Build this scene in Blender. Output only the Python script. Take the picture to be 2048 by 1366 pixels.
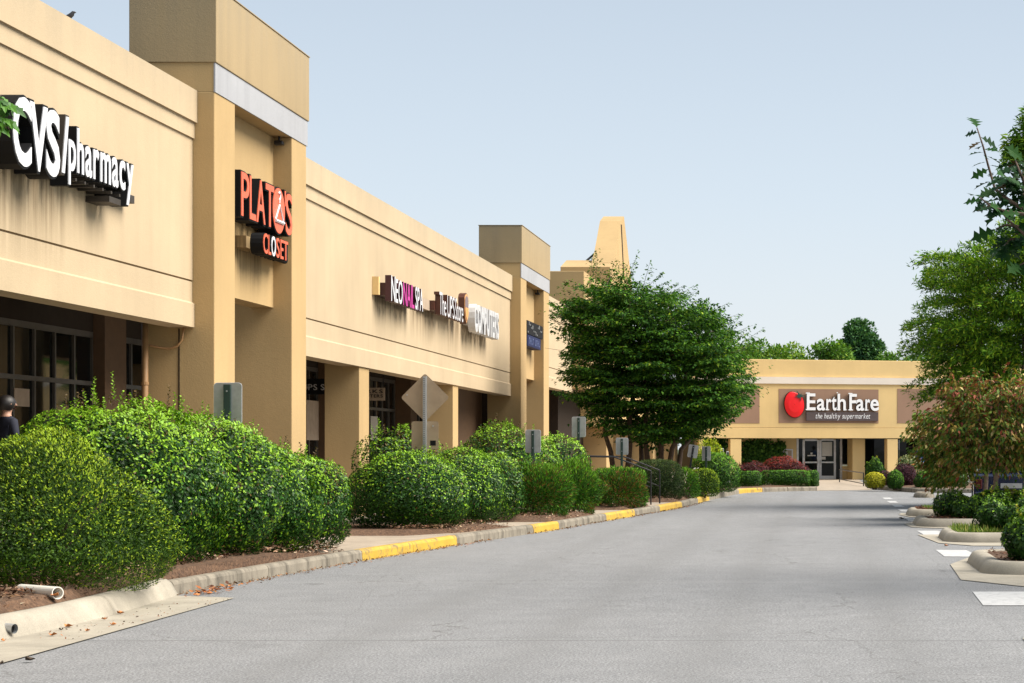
import bpy, math, random
import numpy as np
from mathutils import Vector, Matrix

R = math.radians
random.seed(7)
rng = np.random.default_rng(11)
for o in list(bpy.data.objects):
    bpy.data.objects.remove(o, do_unlink=True)
sc = bpy.context.scene
col = sc.collection

# ------------------------------------------------------------------ camera, sky, sun
cam = bpy.data.objects.new('camera', bpy.data.cameras.new('camera'))
col.objects.link(cam)
cam.location = (0, 0, 1.6)
cam.rotation_euler = (R(90), 0, 0)
cam.data.sensor_width = 36
cam.data.lens = 72.07
cam.data.shift_x = -0.3008
cam.data.shift_y = 0.1045
cam.data.clip_start = 0.1
cam.data.clip_end = 6000
sc.camera = cam

SUN = Vector((0.66, 0.0, 0.75)).normalized()
w = bpy.data.worlds.new('World'); sc.world = w; w.use_nodes = True
nt = w.node_tree; nt.nodes.clear()
sky = nt.nodes.new('ShaderNodeTexSky'); sky.sky_type = 'NISHITA'; sky.sun_disc = False
sky.sun_elevation = math.asin(SUN.z); sky.sun_rotation = math.atan2(SUN.x, SUN.y)
sky.air_density = 1.0; sky.dust_density = 2.0; sky.ozone_density = 1.0
# a thin even veil of high cloud over the blue
veil = nt.nodes.new('ShaderNodeMix'); veil.data_type = 'RGBA'
veil.inputs[0].default_value = 0.80
geo = nt.nodes.new('ShaderNodeTexCoord'); sep = nt.nodes.new('ShaderNodeSeparateXYZ')
rampw = nt.nodes.new('ShaderNodeValToRGB')
e = rampw.color_ramp.elements
e[0].position = 0.0; e[0].color = (5.6, 5.85, 6.1, 1)
e[1].position = 0.26; e[1].color = (3.45, 4.0, 4.6, 1)
m = rampw.color_ramp.elements.new(0.12); m.color = (4.5, 5.05, 5.6, 1)
nt.links.new(geo.outputs['Generated'], sep.inputs[0])
nt.links.new(sep.outputs['Z'], rampw.inputs[0])
nt.links.new(sky.outputs[0], veil.inputs['A']); nt.links.new(rampw.outputs[0], veil.inputs['B'])
bg = nt.nodes.new('ShaderNodeBackground'); bg.inputs['Strength'].default_value = 0.10
wo = nt.nodes.new('ShaderNodeOutputWorld')
nt.links.new(veil.outputs['Result'], bg.inputs['Color']); nt.links.new(bg.outputs[0], wo.inputs[0])

sl = bpy.data.lights.new('sun', 'SUN'); sl.energy = 5.0; sl.angle = R(45); sl.color = (1.0, 0.93, 0.82)
so = bpy.data.objects.new('sun', sl); col.objects.link(so)
so.location = (40, -10, 40)
so.rotation_euler = (-SUN).to_track_quat('-Z', 'Y').to_euler()

sc.view_settings.view_transform = 'Standard'
sc.view_settings.look = 'None'
sc.view_settings.exposure = 0.74
sc.view_settings.gamma = 1.0
sc.view_settings.use_curve_mapping = False
sc.render.engine = 'CYCLES'
sc.cycles.max_bounces = 8
sc.cycles.use_denoising = True

# ------------------------------------------------------------------ helpers
F = 4100.0
def at(px, py, Y):                       # a point of the photograph at a chosen distance
    return Vector(((px - 1640) / F * Y, Y, 1.6 + (897 - py) / F * Y))
def gnd(px, py, z=0.0):
    Y = (1.6 - z) * F / (py - 897)
    return Vector(((px - 1640) / F * Y, Y, z))

def tag(o, label=None, cat=None, group=None, kind=None):
    if label: o['label'] = label
    if cat: o['category'] = cat
    if group: o['group'] = group
    if kind: o['kind'] = kind
    return o

ORG = {}
def empty(name, loc=(0, 0, 0), rz=0.0, label=None, cat=None, group=None, parent=None, kind=None):
    o = bpy.data.objects.new(name, None); col.objects.link(o)
    o.empty_display_size = 0.2
    o.location = loc; o.rotation_euler = (0, 0, rz)
    ORG[o] = Vector(loc)
    if parent: o.parent = parent
    return tag(o, label, cat, group, kind)

def link(name, me, mat, parent=None, local=False):
    o = bpy.data.objects.new(name, me); col.objects.link(o)
    mats = mat if isinstance(mat, (list, tuple)) else [mat]
    if len(me.materials) == 0:
        for mm in mats: me.materials.append(mm)
    if parent is not None:
        o.parent = parent
        if not local:
            p = parent; t = Vector((0, 0, 0))
            while p is not None:
                t += Vector(p.location); p = p.parent
            me.transform(Matrix.Translation(-t))
    else:
        n = len(me.vertices)
        if n:
            a = np.empty(n * 3); me.vertices.foreach_get('co', a); a = a.reshape(-1, 3)
            c = Vector(((a[:, 0].min() + a[:, 0].max()) / 2, (a[:, 1].min() + a[:, 1].max()) / 2, a[:, 2].min()))
            me.transform(Matrix.Translation(-c)); o.location = c
    return o

class MB:
    def __init__(s): s.v = []; s.f = []; s.mi = []
    def poly(s, pts, m=0):
        b = len(s.v); s.v += [tuple(p) for p in pts]; s.f.append(list(range(b, b + len(pts)))); s.mi.append(m)
    def box(s, x0, x1, y0, y1, z0, z1, m=0):
        b = len(s.v)
        s.v += [(x0,y0,z0),(x1,y0,z0),(x1,y1,z0),(x0,y1,z0),(x0,y0,z1),(x1,y0,z1),(x1,y1,z1),(x0,y1,z1)]
        for q in ((0,3,2,1),(4,5,6,7),(0,1,5,4),(1,2,6,5),(2,3,7,6),(3,0,4,7)):
            s.f.append([b + i for i in q]); s.mi.append(m)
        return s
    def tube(s, pts, rad, n=8, m=0, cap=True):
        pts = [Vector(p) for p in pts]
        if not hasattr(rad, '__len__'): rad = [rad] * len(pts)
        b = len(s.v); up = Vector((0.13, 0.31, 1)).normalized(); u = None
        for i, p in enumerate(pts):
            d = (pts[min(i + 1, len(pts) - 1)] - pts[max(i - 1, 0)]).normalized()
            if u is None:
                u = d.cross(up)
                if u.length < 0.05: u = d.cross(Vector((1, 0, 0)))
            u = (u - d * u.dot(d)).normalized(); vv = d.cross(u)
            for k in range(n):
                a = 2 * math.pi * k / n
                s.v.append(tuple(p + (u * math.cos(a) + vv * math.sin(a)) * rad[i]))
        for i in range(len(pts) - 1):
            for k in range(n):
                k2 = (k + 1) % n
                s.f.append([b + i*n + k, b + i*n + k2, b + (i+1)*n + k2, b + (i+1)*n + k]); s.mi.append(m)
        if cap:
            s.f.append([b + k for k in range(n)][::-1]); s.mi.append(m)
            e_ = b + (len(pts) - 1) * n
            s.f.append([e_ + k for k in range(n)]); s.mi.append(m)
        return s
    def prism(s, prof0, prof1, m=0, cap=True):      # two closed profiles (same count), lofted
        b = len(s.v); n = len(prof0)
        s.v += [tuple(p) for p in prof0] + [tuple(p) for p in prof1]
        for k in range(n):
            k2 = (k + 1) % n
            s.f.append([b + k, b + k2, b + n + k2, b + n + k]); s.mi.append(m)
        if cap:
            s.f.append([b + k for k in range(n)][::-1]); s.mi.append(m)
            s.f.append([b + n + k for k in range(n)]); s.mi.append(m)
        return s
    def mesh(s, name, smooth=False, fix=True):
        me = bpy.data.meshes.new(name); me.from_pydata(s.v, [], s.f)
        me.polygons.foreach_set('material_index', s.mi)
        if fix:
            import bmesh
            bm = bmesh.new(); bm.from_mesh(me); bmesh.ops.recalc_face_normals(bm, faces=bm.faces); bm.to_mesh(me); bm.free()
        if smooth: me.polygons.foreach_set('use_smooth', [True] * len(me.polygons))
        me.update(); return me
    def build(s, name, mat, parent=None, local=False, smooth=False, bevel=0.0, fix=True):
        o = link(name, s.mesh(name, smooth, fix), mat, parent, local)
        if bevel:
            mo = o.modifiers.new('bevel', 'BEVEL'); mo.width = bevel; mo.segments = 2; mo.limit_method = 'ANGLE'
        return o

def mesh_np(name, verts, faces, colors=None, smooth=False):
    me = bpy.data.meshes.new(name)
    n, (mf, k) = len(verts), faces.shape
    me.vertices.add(n); me.vertices.foreach_set('co', np.ascontiguousarray(verts, dtype=np.float32).ravel())
    me.loops.add(mf * k); me.loops.foreach_set('vertex_index', np.ascontiguousarray(faces, dtype=np.int32).ravel())
    me.polygons.add(mf)
    me.polygons.foreach_set('loop_start', np.arange(0, mf * k, k, dtype=np.int32))
    if colors is not None:
        ca = me.color_attributes.new('tint', 'FLOAT_COLOR', 'POINT')
        c4 = np.ones((n, 4), dtype=np.float32); c4[:, :3] = colors
        ca.data.foreach_set('color', c4.ravel())
    if smooth: me.polygons.foreach_set('use_smooth', np.ones(mf, dtype=bool))
    me.update(calc_edges=True)
    return me

# ------------------------------------------------------------------ materials
def nodes(name):
    m = bpy.data.materials.new(name); m.use_nodes = True
    t = m.node_tree; b = t.nodes['Principled BSDF']
    return m, t, b
def N(t, typ, **kw):
    n = t.nodes.new(typ)
    for k, v in kw.items(): setattr(n, k, v)
    return n
def math_(t, op, a, b=None, c=None, clamp=False):
    n = N(t, 'ShaderNodeMath', operation=op, use_clamp=clamp)
    for i, x in enumerate((a, b, c)):
        if x is None: continue
        if isinstance(x, (int, float)): n.inputs[i].default_value = x
        else: t.links.new(x, n.inputs[i])
    return n.outputs[0]
def noise(t, vec, scale, detail=4, rough=0.55, mapscale=None):
    if mapscale is not None:
        mp = N(t, 'ShaderNodeMapping'); mp.inputs['Scale'].default_value = mapscale
        t.links.new(vec, mp.inputs[0]); vec = mp.outputs[0]
    n = N(t, 'ShaderNodeTexNoise'); n.inputs['Scale'].default_value = scale
    n.inputs['Detail'].default_value = detail; n.inputs['Roughness'].default_value = rough
    t.links.new(vec, n.inputs['Vector']); return n.outputs['Fac']
def ramp(t, fac, stops):
    r = N(t, 'ShaderNodeValToRGB'); el = r.color_ramp.elements
    while len(el) < len(stops): el.new(0.5)
    for i, (p, c) in enumerate(stops):
        el[i].position = p; el[i].color = (*c, 1) if len(c) == 3 else c
    t.links.new(fac, r.inputs[0]); return r.outputs[0]
def mix(t, fac, a, b, blend='MIX'):
    n = N(t, 'ShaderNodeMix', data_type='RGBA', blend_type=blend)
    for i, x in ((0, fac), ('A', a), ('B', b)):
        if isinstance(x, (int, float)): n.inputs[i].default_value = x
        elif isinstance(x, tuple): n.inputs[i].default_value = (*x, 1)
        else: t.links.new(x, n.inputs[i])
    return n.outputs['Result']
def bump(t, b, h, strength, dist=0.01):
    n = N(t, 'ShaderNodeBump'); n.inputs['Strength'].default_value = strength; n.inputs['Distance'].default_value = dist
    t.links.new(h, n.inputs['Height']); t.links.new(n.outputs[0], b.inputs['Normal'])

def plain(name, c, rough=0.6, metal=0.0, var=0.12, scale=6, spec=0.5):
    m, t, b = nodes(name)
    g = N(t, 'ShaderNodeNewGeometry')
    f = noise(t, g.outputs['Position'], scale, 5)
    lo = tuple(x * (1 - var) for x in c); hi = tuple(min(1, x * (1 + var)) for x in c)
    t.links.new(ramp(t, f, [(0.3, lo), (0.7, hi)]), b.inputs['Base Color'])
    b.inputs['Roughness'].default_value = rough; b.inputs['Metallic'].default_value = metal
    b.inputs['Specular IOR Level'].default_value = spec
    return m

def stucco(name, c, dirt=0.35, stains=(), top=None, grain=1.0):
    m, t, b = nodes(name)
    g = N(t, 'ShaderNodeNewGeometry'); P = g.outputs['Position']
    n1 = noise(t, P, 0.45, 5)
    n2 = noise(t, P, 1.0, 6, 0.6, (3.2, 3.2, 0.22))         # rain streaks
    n3 = noise(t, P, 55, 3)
    lo = tuple(x * 0.90 for x in c); hi = tuple(min(1, x * 1.07) for x in c)
    colr = ramp(t, n1, [(0.3, lo), (0.72, hi)])
    st = math_(t, 'MULTIPLY', math_(t, 'SUBTRACT', n2, 0.46, clamp=True), dirt * 3.2, clamp=True)
    colr = mix(t, st, colr, tuple(x * y for x, y in zip(c, (0.60, 0.60, 0.62))))
    sx = N(t, 'ShaderNodeSeparateXYZ'); t.links.new(P, sx.inputs[0])
    if top is not None:                                     # grey weathering that has run down from the coping
        z1, ln = top
        g1 = math_(t, 'DIVIDE', math_(t, 'SUBTRACT', sx.outputs[2], z1 - ln), ln, clamp=True)
        g1 = math_(t, 'MULTIPLY', math_(t, 'POWER', g1, 1.3), math_(t, 'ADD', math_(t, 'MULTIPLY', n2, 1.5), -0.15, clamp=True), clamp=True)
        colr = mix(t, math_(t, 'MULTIPLY', g1, 0.5), colr, (0.31, 0.27, 0.20))
    tot = None
    for (y0, y1, zt, ln, s) in stains:                      # dirt washed down below each wall sign
        a = math_(t, 'MULTIPLY', math_(t, 'SUBTRACT', sx.outputs[1], y0), 4.0, clamp=True)
        d = math_(t, 'MULTIPLY', math_(t, 'SUBTRACT', y1, sx.outputs[1]), 4.0, clamp=True)
        gz = math_(t, 'DIVIDE', math_(t, 'SUBTRACT', sx.outputs[2], zt - ln), ln, clamp=True)
        up = math_(t, 'MULTIPLY', math_(t, 'SUBTRACT', zt + 0.45, sx.outputs[2]), 3.0, clamp=True)
        q = math_(t, 'MULTIPLY', math_(t, 'MULTIPLY', a, d), math_(t, 'MULTIPLY', math_(t, 'POWER', gz, 1.6), up))
        q = math_(t, 'MULTIPLY', q, s)
        tot = q if tot is None else math_(t, 'ADD', tot, q, clamp=True)
    if tot is not None:
        n4 = noise(t, P, 1.0, 5, 0.6, (9.0, 9.0, 0.5))
        k = math_(t, 'MULTIPLY', math_(t, 'SUBTRACT', n4, 0.33, clamp=True), 4.0, clamp=True)
        colr = mix(t, math_(t, 'MULTIPLY', tot, k, clamp=True), colr, (0.10, 0.065, 0.03))
    t.links.new(colr, b.inputs['Base Color'])
    b.inputs['Roughness'].default_value = 0.88; b.inputs['Specular IOR Level'].default_value = 0.25
    h = math_(t, 'ADD', n3, math_(t, 'MULTIPLY', noise(t, P, 14, 4), 0.8))
    bump(t, b, h, 0.28 * grain, 0.012)
    return m

TAN = (0.468, 0.366, 0.240)
M = {}
M['stucco'] = stucco('stucco_tan', TAN, 0.16, top=(7.32, 0.75),
    stains=[(23.6, 27.1, 4.95, 1.35, 0.7), (27.1, 28.6, 5.0, 0.8, 0.35), (45.6, 49.4, 4.9, 0.6, 0.75), (49.6, 52.8, 4.95, 0.9, 0.8), (54.6, 56.6, 4.9, 1.1, 0.85), (56.6, 60.8, 4.85, 0.75, 0.65)])
M['stucco_tower'] = stucco('stucco_tower', (0.44, 0.305, 0.148), 0.16, stains=[(34.3, 36.6, 4.95, 0.8, 0.8), (70.0, 71.2, 4.6, 0.5, 0.8)])
M['stucco_cap'] = stucco('stucco_cap_weathered', (0.335, 0.25, 0.14), 0.35, top=(9.0, 1.5))
M['stucco_market'] = stucco('stucco_market_yellow', (0.74, 0.53, 0.245), 0.12)
M['stucco_taupe'] = stucco('stucco_taupe_panel', (0.33, 0.205, 0.14), 0.12)
M['band'] = stucco('pale_band_paint', (0.345, 0.35, 0.37), 0.3)
M['market_band'] = stucco('market_band_paint', (0.74, 0.66, 0.57), 0.08)
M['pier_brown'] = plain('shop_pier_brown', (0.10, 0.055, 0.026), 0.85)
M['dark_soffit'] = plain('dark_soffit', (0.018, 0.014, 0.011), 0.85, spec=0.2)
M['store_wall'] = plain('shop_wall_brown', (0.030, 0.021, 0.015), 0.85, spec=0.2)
M['alu'] = plain('window_frame_bronze', (0.10, 0.09, 0.08), 0.45, 0.3)
M['alu_light'] = plain('door_frame_aluminium', (0.62, 0.60, 0.58), 0.4, 0.2)
M['black_metal'] = plain('black_metal', (0.018, 0.018, 0.02), 0.4, 0.3)
M['galv'] = plain('galvanised_steel', (0.46, 0.48, 0.50), 0.42, 0.7)
M['green_post'] = plain('dark_green_post', (0.025, 0.05, 0.04), 0.5, 0.2)
M['sign_back'] = plain('sign_back_aluminium', (0.40, 0.40, 0.40), 0.42, 0.55, 0.14, 9)
M['sign_back_tan'] = plain('sign_back_weathered', (0.38, 0.29, 0.20), 0.5, 0.45, 0.10, 5)
M['white'] = plain('white_acrylic', (0.66, 0.66, 0.69), 0.35, var=0.03)
M['offwhite'] = plain('white_weathered_acrylic', (0.52, 0.52, 0.53), 0.45, var=0.12)
M['return_dark'] = plain('sign_return_dark', (0.045, 0.037, 0.030), 0.6, spec=0.25)
M['return_black'] = plain('sign_return_black', (0.008, 0.008, 0.009), 0.7, spec=0.15)
M['return_maroon'] = plain('sign_return_maroon', (0.045, 0.008, 0.014), 0.45)
M['return_brown'] = plain('sign_return_brown', (0.075, 0.022, 0.012), 0.45)
M['orange'] = plain('orange_acrylic', (0.66, 0.105, 0.035), 0.4, var=0.05)
M['pink'] = plain('magenta_acrylic', (0.52, 0.035, 0.28), 0.4, var=0.05)
M['gold'] = plain('gold_acrylic', (0.70, 0.34, 0.12), 0.4, var=0.08)
M['shield_grey'] = plain('shield_grey', (0.20, 0.15, 0.16), 0.4)
M['red'] = plain('tomato_red', (0.80, 0.004, 0.006), 0.35, var=0.05)
M['leafsign'] = plain('tomato_leaf_green', (0.012, 0.06, 0.045), 0.4)
M['plaque'] = plain('plaque_brown', (0.085, 0.06, 0.058), 0.5)
M['blue_box'] = plain('blue_sign_face', (0.008, 0.013, 0.060), 0.6, spec=0.2)
M['blue_mark'] = plain('blue_sign_marks', (0.07, 0.10, 0.24), 0.4)
M['pvc'] = plain('white_pvc', (0.74, 0.72, 0.66), 0.35, var=0.05)
M['pipe_tan'] = plain('painted_downspout', (0.36, 0.20, 0.085), 0.55)
M['paper'] = plain('paper', (0.62, 0.60, 0.55), 0.8, var=0.05)
M['poster'] = plain('brown_poster', (0.38, 0.29, 0.21), 0.7)
M['skin'] = plain('skin', (0.45, 0.25, 0.17), 0.55)
M['hair'] = plain('dark_hair', (0.012, 0.009, 0.008), 0.5)
M['navy'] = plain('navy_cloth', (0.012, 0.014, 0.028), 0.85)
M['blue_cloth'] = plain('blue_cloth', (0.09, 0.22, 0.50), 0.85)
M['orange_cloth'] = plain('tan_cloth', (0.35, 0.17, 0.06), 0.85)
M['tyre'] = plain('tyre_rubber', (0.012, 0.012, 0.012), 0.8)
M['lamp_red'] = plain('tail_lamp_red', (0.06, 0.005, 0.005), 0.2)
M['bark'] = plain('bark_brown', (0.10, 0.065, 0.045), 0.9, var=0.35, scale=18)
M['bark_pale'] = plain('bark_grey_pink', (0.30, 0.22, 0.17), 0.9, var=0.3, scale=20)
M['bird'] = plain('bird_feathers', (0.03, 0.03, 0.035), 0.6)
M['deadleaf'] = plain('dry_leaf_orange', (0.42, 0.15, 0.035), 0.7, var=0.35, scale=14)
M['darkleaf'] = plain('dry_leaf_dark', (0.05, 0.03, 0.015), 0.8, var=0.3, scale=14)

m, t, b = nodes('car_paint_blue'); b.inputs['Base Color'].default_value = (0.006, 0.010, 0.035, 1)
b.inputs['Roughness'].default_value = 0.25; b.inputs['Coat Weight'].default_value = 1.0; b.inputs['Coat Roughness'].default_value = 0.05
M['car'] = m
m, t, b = nodes('dark_glass')
b.inputs['Base Color'].default_value = (0.006, 0.007, 0.007, 1); b.inputs['Roughness'].default_value = 0.04
b.inputs['Specular IOR Level'].default_value = 0.22
g = N(t, 'ShaderNodeNewGeometry'); bump(t, b, noise(t, g.outputs['Position'], 1.3, 2), 0.03, 0.05)
M['glass'] = m

def asphalt():
    m, t, b = nodes('asphalt_aged')
    g = N(t, 'ShaderNodeNewGeometry'); P = g.outputs['Position']
    sx = N(t, 'ShaderNodeSeparateXYZ'); t.links.new(P, sx.inputs[0])
    big = noise(t, P, 0.16, 5, 0.6)
    lane = noise(t, P, 1.0, 4, 0.6, (0.9, 0.06, 1))
    mid = noise(t, P, 2.2, 6, 0.65)
    fine = noise(t, P, 52, 4, 0.8)
    c = ramp(t, big, [(0.3, (0.160, 0.163, 0.169)), (0.7, (0.208, 0.211, 0.217))])
    c = mix(t, math_(t, 'MULTIPLY', math_(t, 'SUBTRACT', lane, 0.45, clamp=True), 1.6, clamp=True), c, (0.155, 0.154, 0.153))
    c = mix(t, 0.55, c, ramp(t, mid, [(0.3, (0.150, 0.152, 0.158)), (0.75, (0.218, 0.220, 0.226))]))
    c = mix(t, 0.85, c, ramp(t, fine, [(0.34, (0.25, 0.25, 0.25)), (0.5, (1.0, 1.0, 1.0)), (0.66, (2.1, 2.08, 2.05))]), 'MULTIPLY')
    wob2 = None
    wob = math_(t, 'MULTIPLY', math_(t, 'SUBTRACT', noise(t, P, 0.9, 5), 0.5), 0.35)
    def seam(coord, pos, wdt, k=1.0):
        d = math_(t, 'ABSOLUTE', math_(t, 'SUBTRACT', math_(t, 'ADD', coord, math_(t, 'MULTIPLY', wob, k)), pos))
        return math_(t, 'SUBTRACT', 1.0, math_(t, 'DIVIDE', d, wdt, clamp=True), clamp=True)
    diag = math_(t, 'ADD', sx.outputs[0], math_(t, 'MULTIPLY', sx.outputs[1], 0.16))
    cr = seam(sx.outputs[1], 17.1, 0.035, 0.25)
    cr = math_(t, 'ADD', cr, math_(t, 'MULTIPLY', seam(diag, -1.35, 0.012, 0.8), 0.3), clamp=True)
    cr = math_(t, 'ADD', cr, math_(t, 'MULTIPLY', seam(sx.outputs[1], 40.3, 0.10, 1.5), 0.12), clamp=True)
    cr = math_(t, 'ADD', cr, math_(t, 'MULTIPLY', seam(sx.outputs[1], 55.5, 0.30, 4.0), 0.1), clamp=True)
    cr = math_(t, 'ADD', cr, math_(t, 'MULTIPLY', seam(sx.outputs[0], 1.62, 0.02, 0.9), 0.25), clamp=True)
    c = mix(t, math_(t, 'MULTIPLY', cr, 0.75), c, (0.07, 0.07, 0.07))
    trk = None
    for xc in (-3.9, -2.3, -0.9, 0.7):
        q = math_(t, 'SUBTRACT', 1.0, math_(t, 'DIVIDE', math_(t, 'ABSOLUTE', math_(t, 'SUBTRACT', math_(t, 'ADD', sx.outputs[0], wob), xc)), 0.42, clamp=True), clamp=True)
        trk = q if trk is None else math_(t, 'ADD', trk, q)
    c = mix(t, math_(t, 'MULTIPLY', trk, math_(t, 'MULTIPLY', mid, 0.45), clamp=True), c, (0.125, 0.124, 0.122))
    oil = math_(t, 'MULTIPLY', math_(t, 'SUBTRACT', noise(t, P, 0.8, 3, 0.5), 0.66, clamp=True), 5.0, clamp=True)
    c = mix(t, math_(t, 'MULTIPLY', oil, 0.5), c, (0.10, 0.098, 0.095))
    vor = N(t, 'ShaderNodeTexVoronoi', feature='DISTANCE_TO_EDGE'); vor.inputs['Scale'].default_value = 0.33
    wp = N(t, 'ShaderNodeVectorMath', operation='ADD'); nv = N(t, 'ShaderNodeTexNoise'); nv.inputs['Scale'].default_value = 1.6; nv.inputs['Detail'].default_value = 5
    t.links.new(P, nv.inputs['Vector']); t.links.new(P, wp.inputs[0]); t.links.new(nv.outputs['Color'], wp.inputs[1]); t.links.new(wp.outputs[0], vor.inputs['Vector'])
    ck = math_(t, 'SUBTRACT', 1.0, math_(t, 'DIVIDE', vor.outputs['Distance'], 0.006, clamp=True), clamp=True)
    ck = math_(t, 'MULTIPLY', ck, math_(t, 'MULTIPLY', math_(t, 'SUBTRACT', noise(t, P, 0.22, 2), 0.44, clamp=True), 7.0, clamp=True))
    c = mix(t, math_(t, 'MULTIPLY', ck, 0.85), c, (0.08, 0.078, 0.075))
    c = mix(t, math_(t, 'MULTIPLY', seam(sx.outputs[1], 20.4, 0.02, 0.5), 0.4), c, (0.09, 0.09, 0.09))
    c = mix(t, math_(t, 'MULTIPLY', seam(sx.outputs[1], 29.7, 0.04, 0.7), 0.4), c, (0.09, 0.09, 0.09))
    lt = seam(sx.outputs[1], 24.6, 0.10, 0.4)
    c = mix(t, math_(t, 'MULTIPLY', lt, 0.35), c, (0.28, 0.278, 0.275))
    t.links.new(c, b.inputs['Base Color']); b.inputs['Roughness'].default_value = 0.86
    b.inputs['Specular IOR Level'].default_value = 0.3
    bump(t, b, fine, 0.45, 0.01)
    return m
M['asphalt'] = asphalt()

def concrete(name, c, dark=0.5, scale=1.0):
    m, t, b = nodes(name)
    g = N(t, 'ShaderNodeNewGeometry'); P = g.outputs['Position']
    c0 = ramp(t, noise(t, P, 1.6 * scale, 6, 0.65), [(0.3, tuple(x * 0.72 for x in c)), (0.7, tuple(x * 1.08 for x in c))])
    s = math_(t, 'MULTIPLY', math_(t, 'SUBTRACT', noise(t, P, 1.0, 6, 0.65, (5, 5, 1.2)), 0.47, clamp=True), 4 * dark, clamp=True)
    c1 = mix(t, s, c0, tuple(x * 0.33 for x in c))
    f = noise(t, P, 90, 2)
    c1 = mix(t, 0.4, c1, ramp(t, f, [(0.35, (0.7, 0.7, 0.7)), (0.65, (1.2, 1.2, 1.2))]), 'MULTIPLY')
    t.links.new(c1, b.inputs['Base Color']); b.inputs['Roughness'].default_value = 0.85
    b.inputs['Specular IOR Level'].default_value = 0.25
    bump(t, b, f, 0.25, 0.006)
    return m
M['concrete_new'] = concrete('concrete_pale', (0.36, 0.325, 0.265), 0.12)
M['concrete_old'] = concrete('concrete_old_kerb', (0.25, 0.22, 0.175), 1.1, 1.6)
M['concrete_walk'] = concrete('concrete_walk', (0.36, 0.30, 0.235), 0.12)
m, t, b = nodes('kerb_paint_yellow')
g = N(t, 'ShaderNodeNewGeometry'); P = g.outputs['Position']
wear = math_(t, 'MULTIPLY', math_(t, 'SUBTRACT', noise(t, P, 5.0, 7, 0.72), 0.51, clamp=True), 7.0, clamp=True)
t.links.new(mix(t, wear, ramp(t, noise(t, P, 2.5, 4), [(0.3, (0.44, 0.265, 0.025)), (0.7, (0.55, 0.355, 0.035))]), (0.16, 0.12, 0.06)), b.inputs['Base Color'])
b.inputs['Roughness'].default_value = 0.6
M['yellow'] = m
m, t, b = nodes('road_paint_white')
g = N(t, 'ShaderNodeNewGeometry'); P = g.outputs['Position']
wear = math_(t, 'MULTIPLY', math_(t, 'SUBTRACT', noise(t, P, 9.0, 7, 0.75), 0.50, clamp=True), 5.0, clamp=True)
t.links.new(mix(t, wear, (0.44, 0.44, 0.44), (0.20, 0.20, 0.20)), b.inputs['Base Color']); b.inputs['Roughness'].default_value = 0.7
M['paint_white'] = m
m, t, b = nodes('mulch_soil')
g = N(t, 'ShaderNodeNewGeometry'); P = g.outputs['Position']
t.links.new(ramp(t, noise(t, P, 18, 8, 0.7), [(0.3, (0.035, 0.018, 0.010)), (0.55, (0.12, 0.065, 0.035)), (0.75, (0.22, 0.125, 0.07))]), b.inputs['Base Color'])
b.inputs['Roughness'].default_value = 0.95; bump(t, b, noise(t, P, 26, 6), 0.8, 0.04)
M['mulch'] = m
M['soil_far'] = plain('far_field', (0.10, 0.12, 0.06), 0.9, var=0.3, scale=0.05)

def leafmat(name, rough=0.45, trans=0.28, spec=0.5):
    m, t, b = nodes(name)
    at_ = N(t, 'ShaderNodeAttribute', attribute_name='tint')
    t.links.new(at_.outputs['Color'], b.inputs['Base Color'])
    b.inputs['Roughness'].default_value = rough; b.inputs['Specular IOR Level'].default_value = spec
    tr = N(t, 'ShaderNodeBsdfTranslucent')
    t.links.new(mix(t, 1.0, at_.outputs['Color'], (1.15, 1.25, 0.5), 'MULTIPLY'), tr.inputs['Color'])
    mx = N(t, 'ShaderNodeMixShader'); mx.inputs[0].default_value = trans
    out = t.nodes['Material Output']
    t.links.new(b.outputs[0], mx.inputs[1]); t.links.new(tr.outputs[0], mx.inputs[2]); t.links.new(mx.outputs[0], out.inputs[0])
    return m
M['leaf'] = leafmat('leaf_soft', 0.6, 0.20, 0.15)
M['leaf_oak'] = leafmat('leaf_oak', 0.6, 0.10, 0.12)
M['leaf_gloss'] = leafmat('leaf_glossy', 0.45, 0.14, 0.22)
M['chips'] = leafmat('mulch_chips', 0.9, 0.0, 0.2)

# ------------------------------------------------------------------ letters (built-in font outlines given real depth)
GL = {}
def glyphs(chars, off, shear=0.0):
    objs = []
    for ch in sorted(set(chars)):
        if ch == ' ' or (ch, off, shear) in GL: continue
        cu = bpy.data.curves.new('g', 'FONT'); cu.body = ch; cu.extrude = 0.5; cu.offset = off; cu.shear = shear
        cu.resolution_u = 4
        ob = bpy.data.objects.new('g', cu); col.objects.link(ob); objs.append((ch, ob, cu))
    bpy.context.view_layer.update(); dg = bpy.context.evaluated_depsgraph_get()
    for ch, ob, cu in objs:
        me = bpy.data.meshes.new_from_object(ob.evaluated_get(dg))
        v = np.empty(len(me.vertices) * 3); me.vertices.foreach_get('co', v)
        GL[(ch, off, shear)] = (v.reshape(-1, 3), [list(p.vertices) for p in me.polygons])
        bpy.data.meshes.remove(me); bpy.data.objects.remove(ob); bpy.data.curves.remove(cu)
glyphs('CVS/pharmacyPLATSCLOSETNEONAILSPATheUPSStoreCOMPUTERSEarthFareRK', 0.0)
glyphs('CVS/pharmacy', 0.014); glyphs('CVS/pharmacy', 0.038); glyphs('CVS/pharmacy', 0.028); glyphs('CVS/pharmacy', 0.055)
glyphs("PLATS'CLOE", 0.006); glyphs("PLATS'CLOE", 0.03)
glyphs('NEOAILSP', 0.012); glyphs('TheUPSStore', 0.0); glyphs('COMPUTERS', 0.03)
glyphs('EarthFare', 0.018); glyphs('thehealthysupermarket', -0.004, 0.25); glyphs('UPSSTORERKCMUTE', 0.01)

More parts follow.
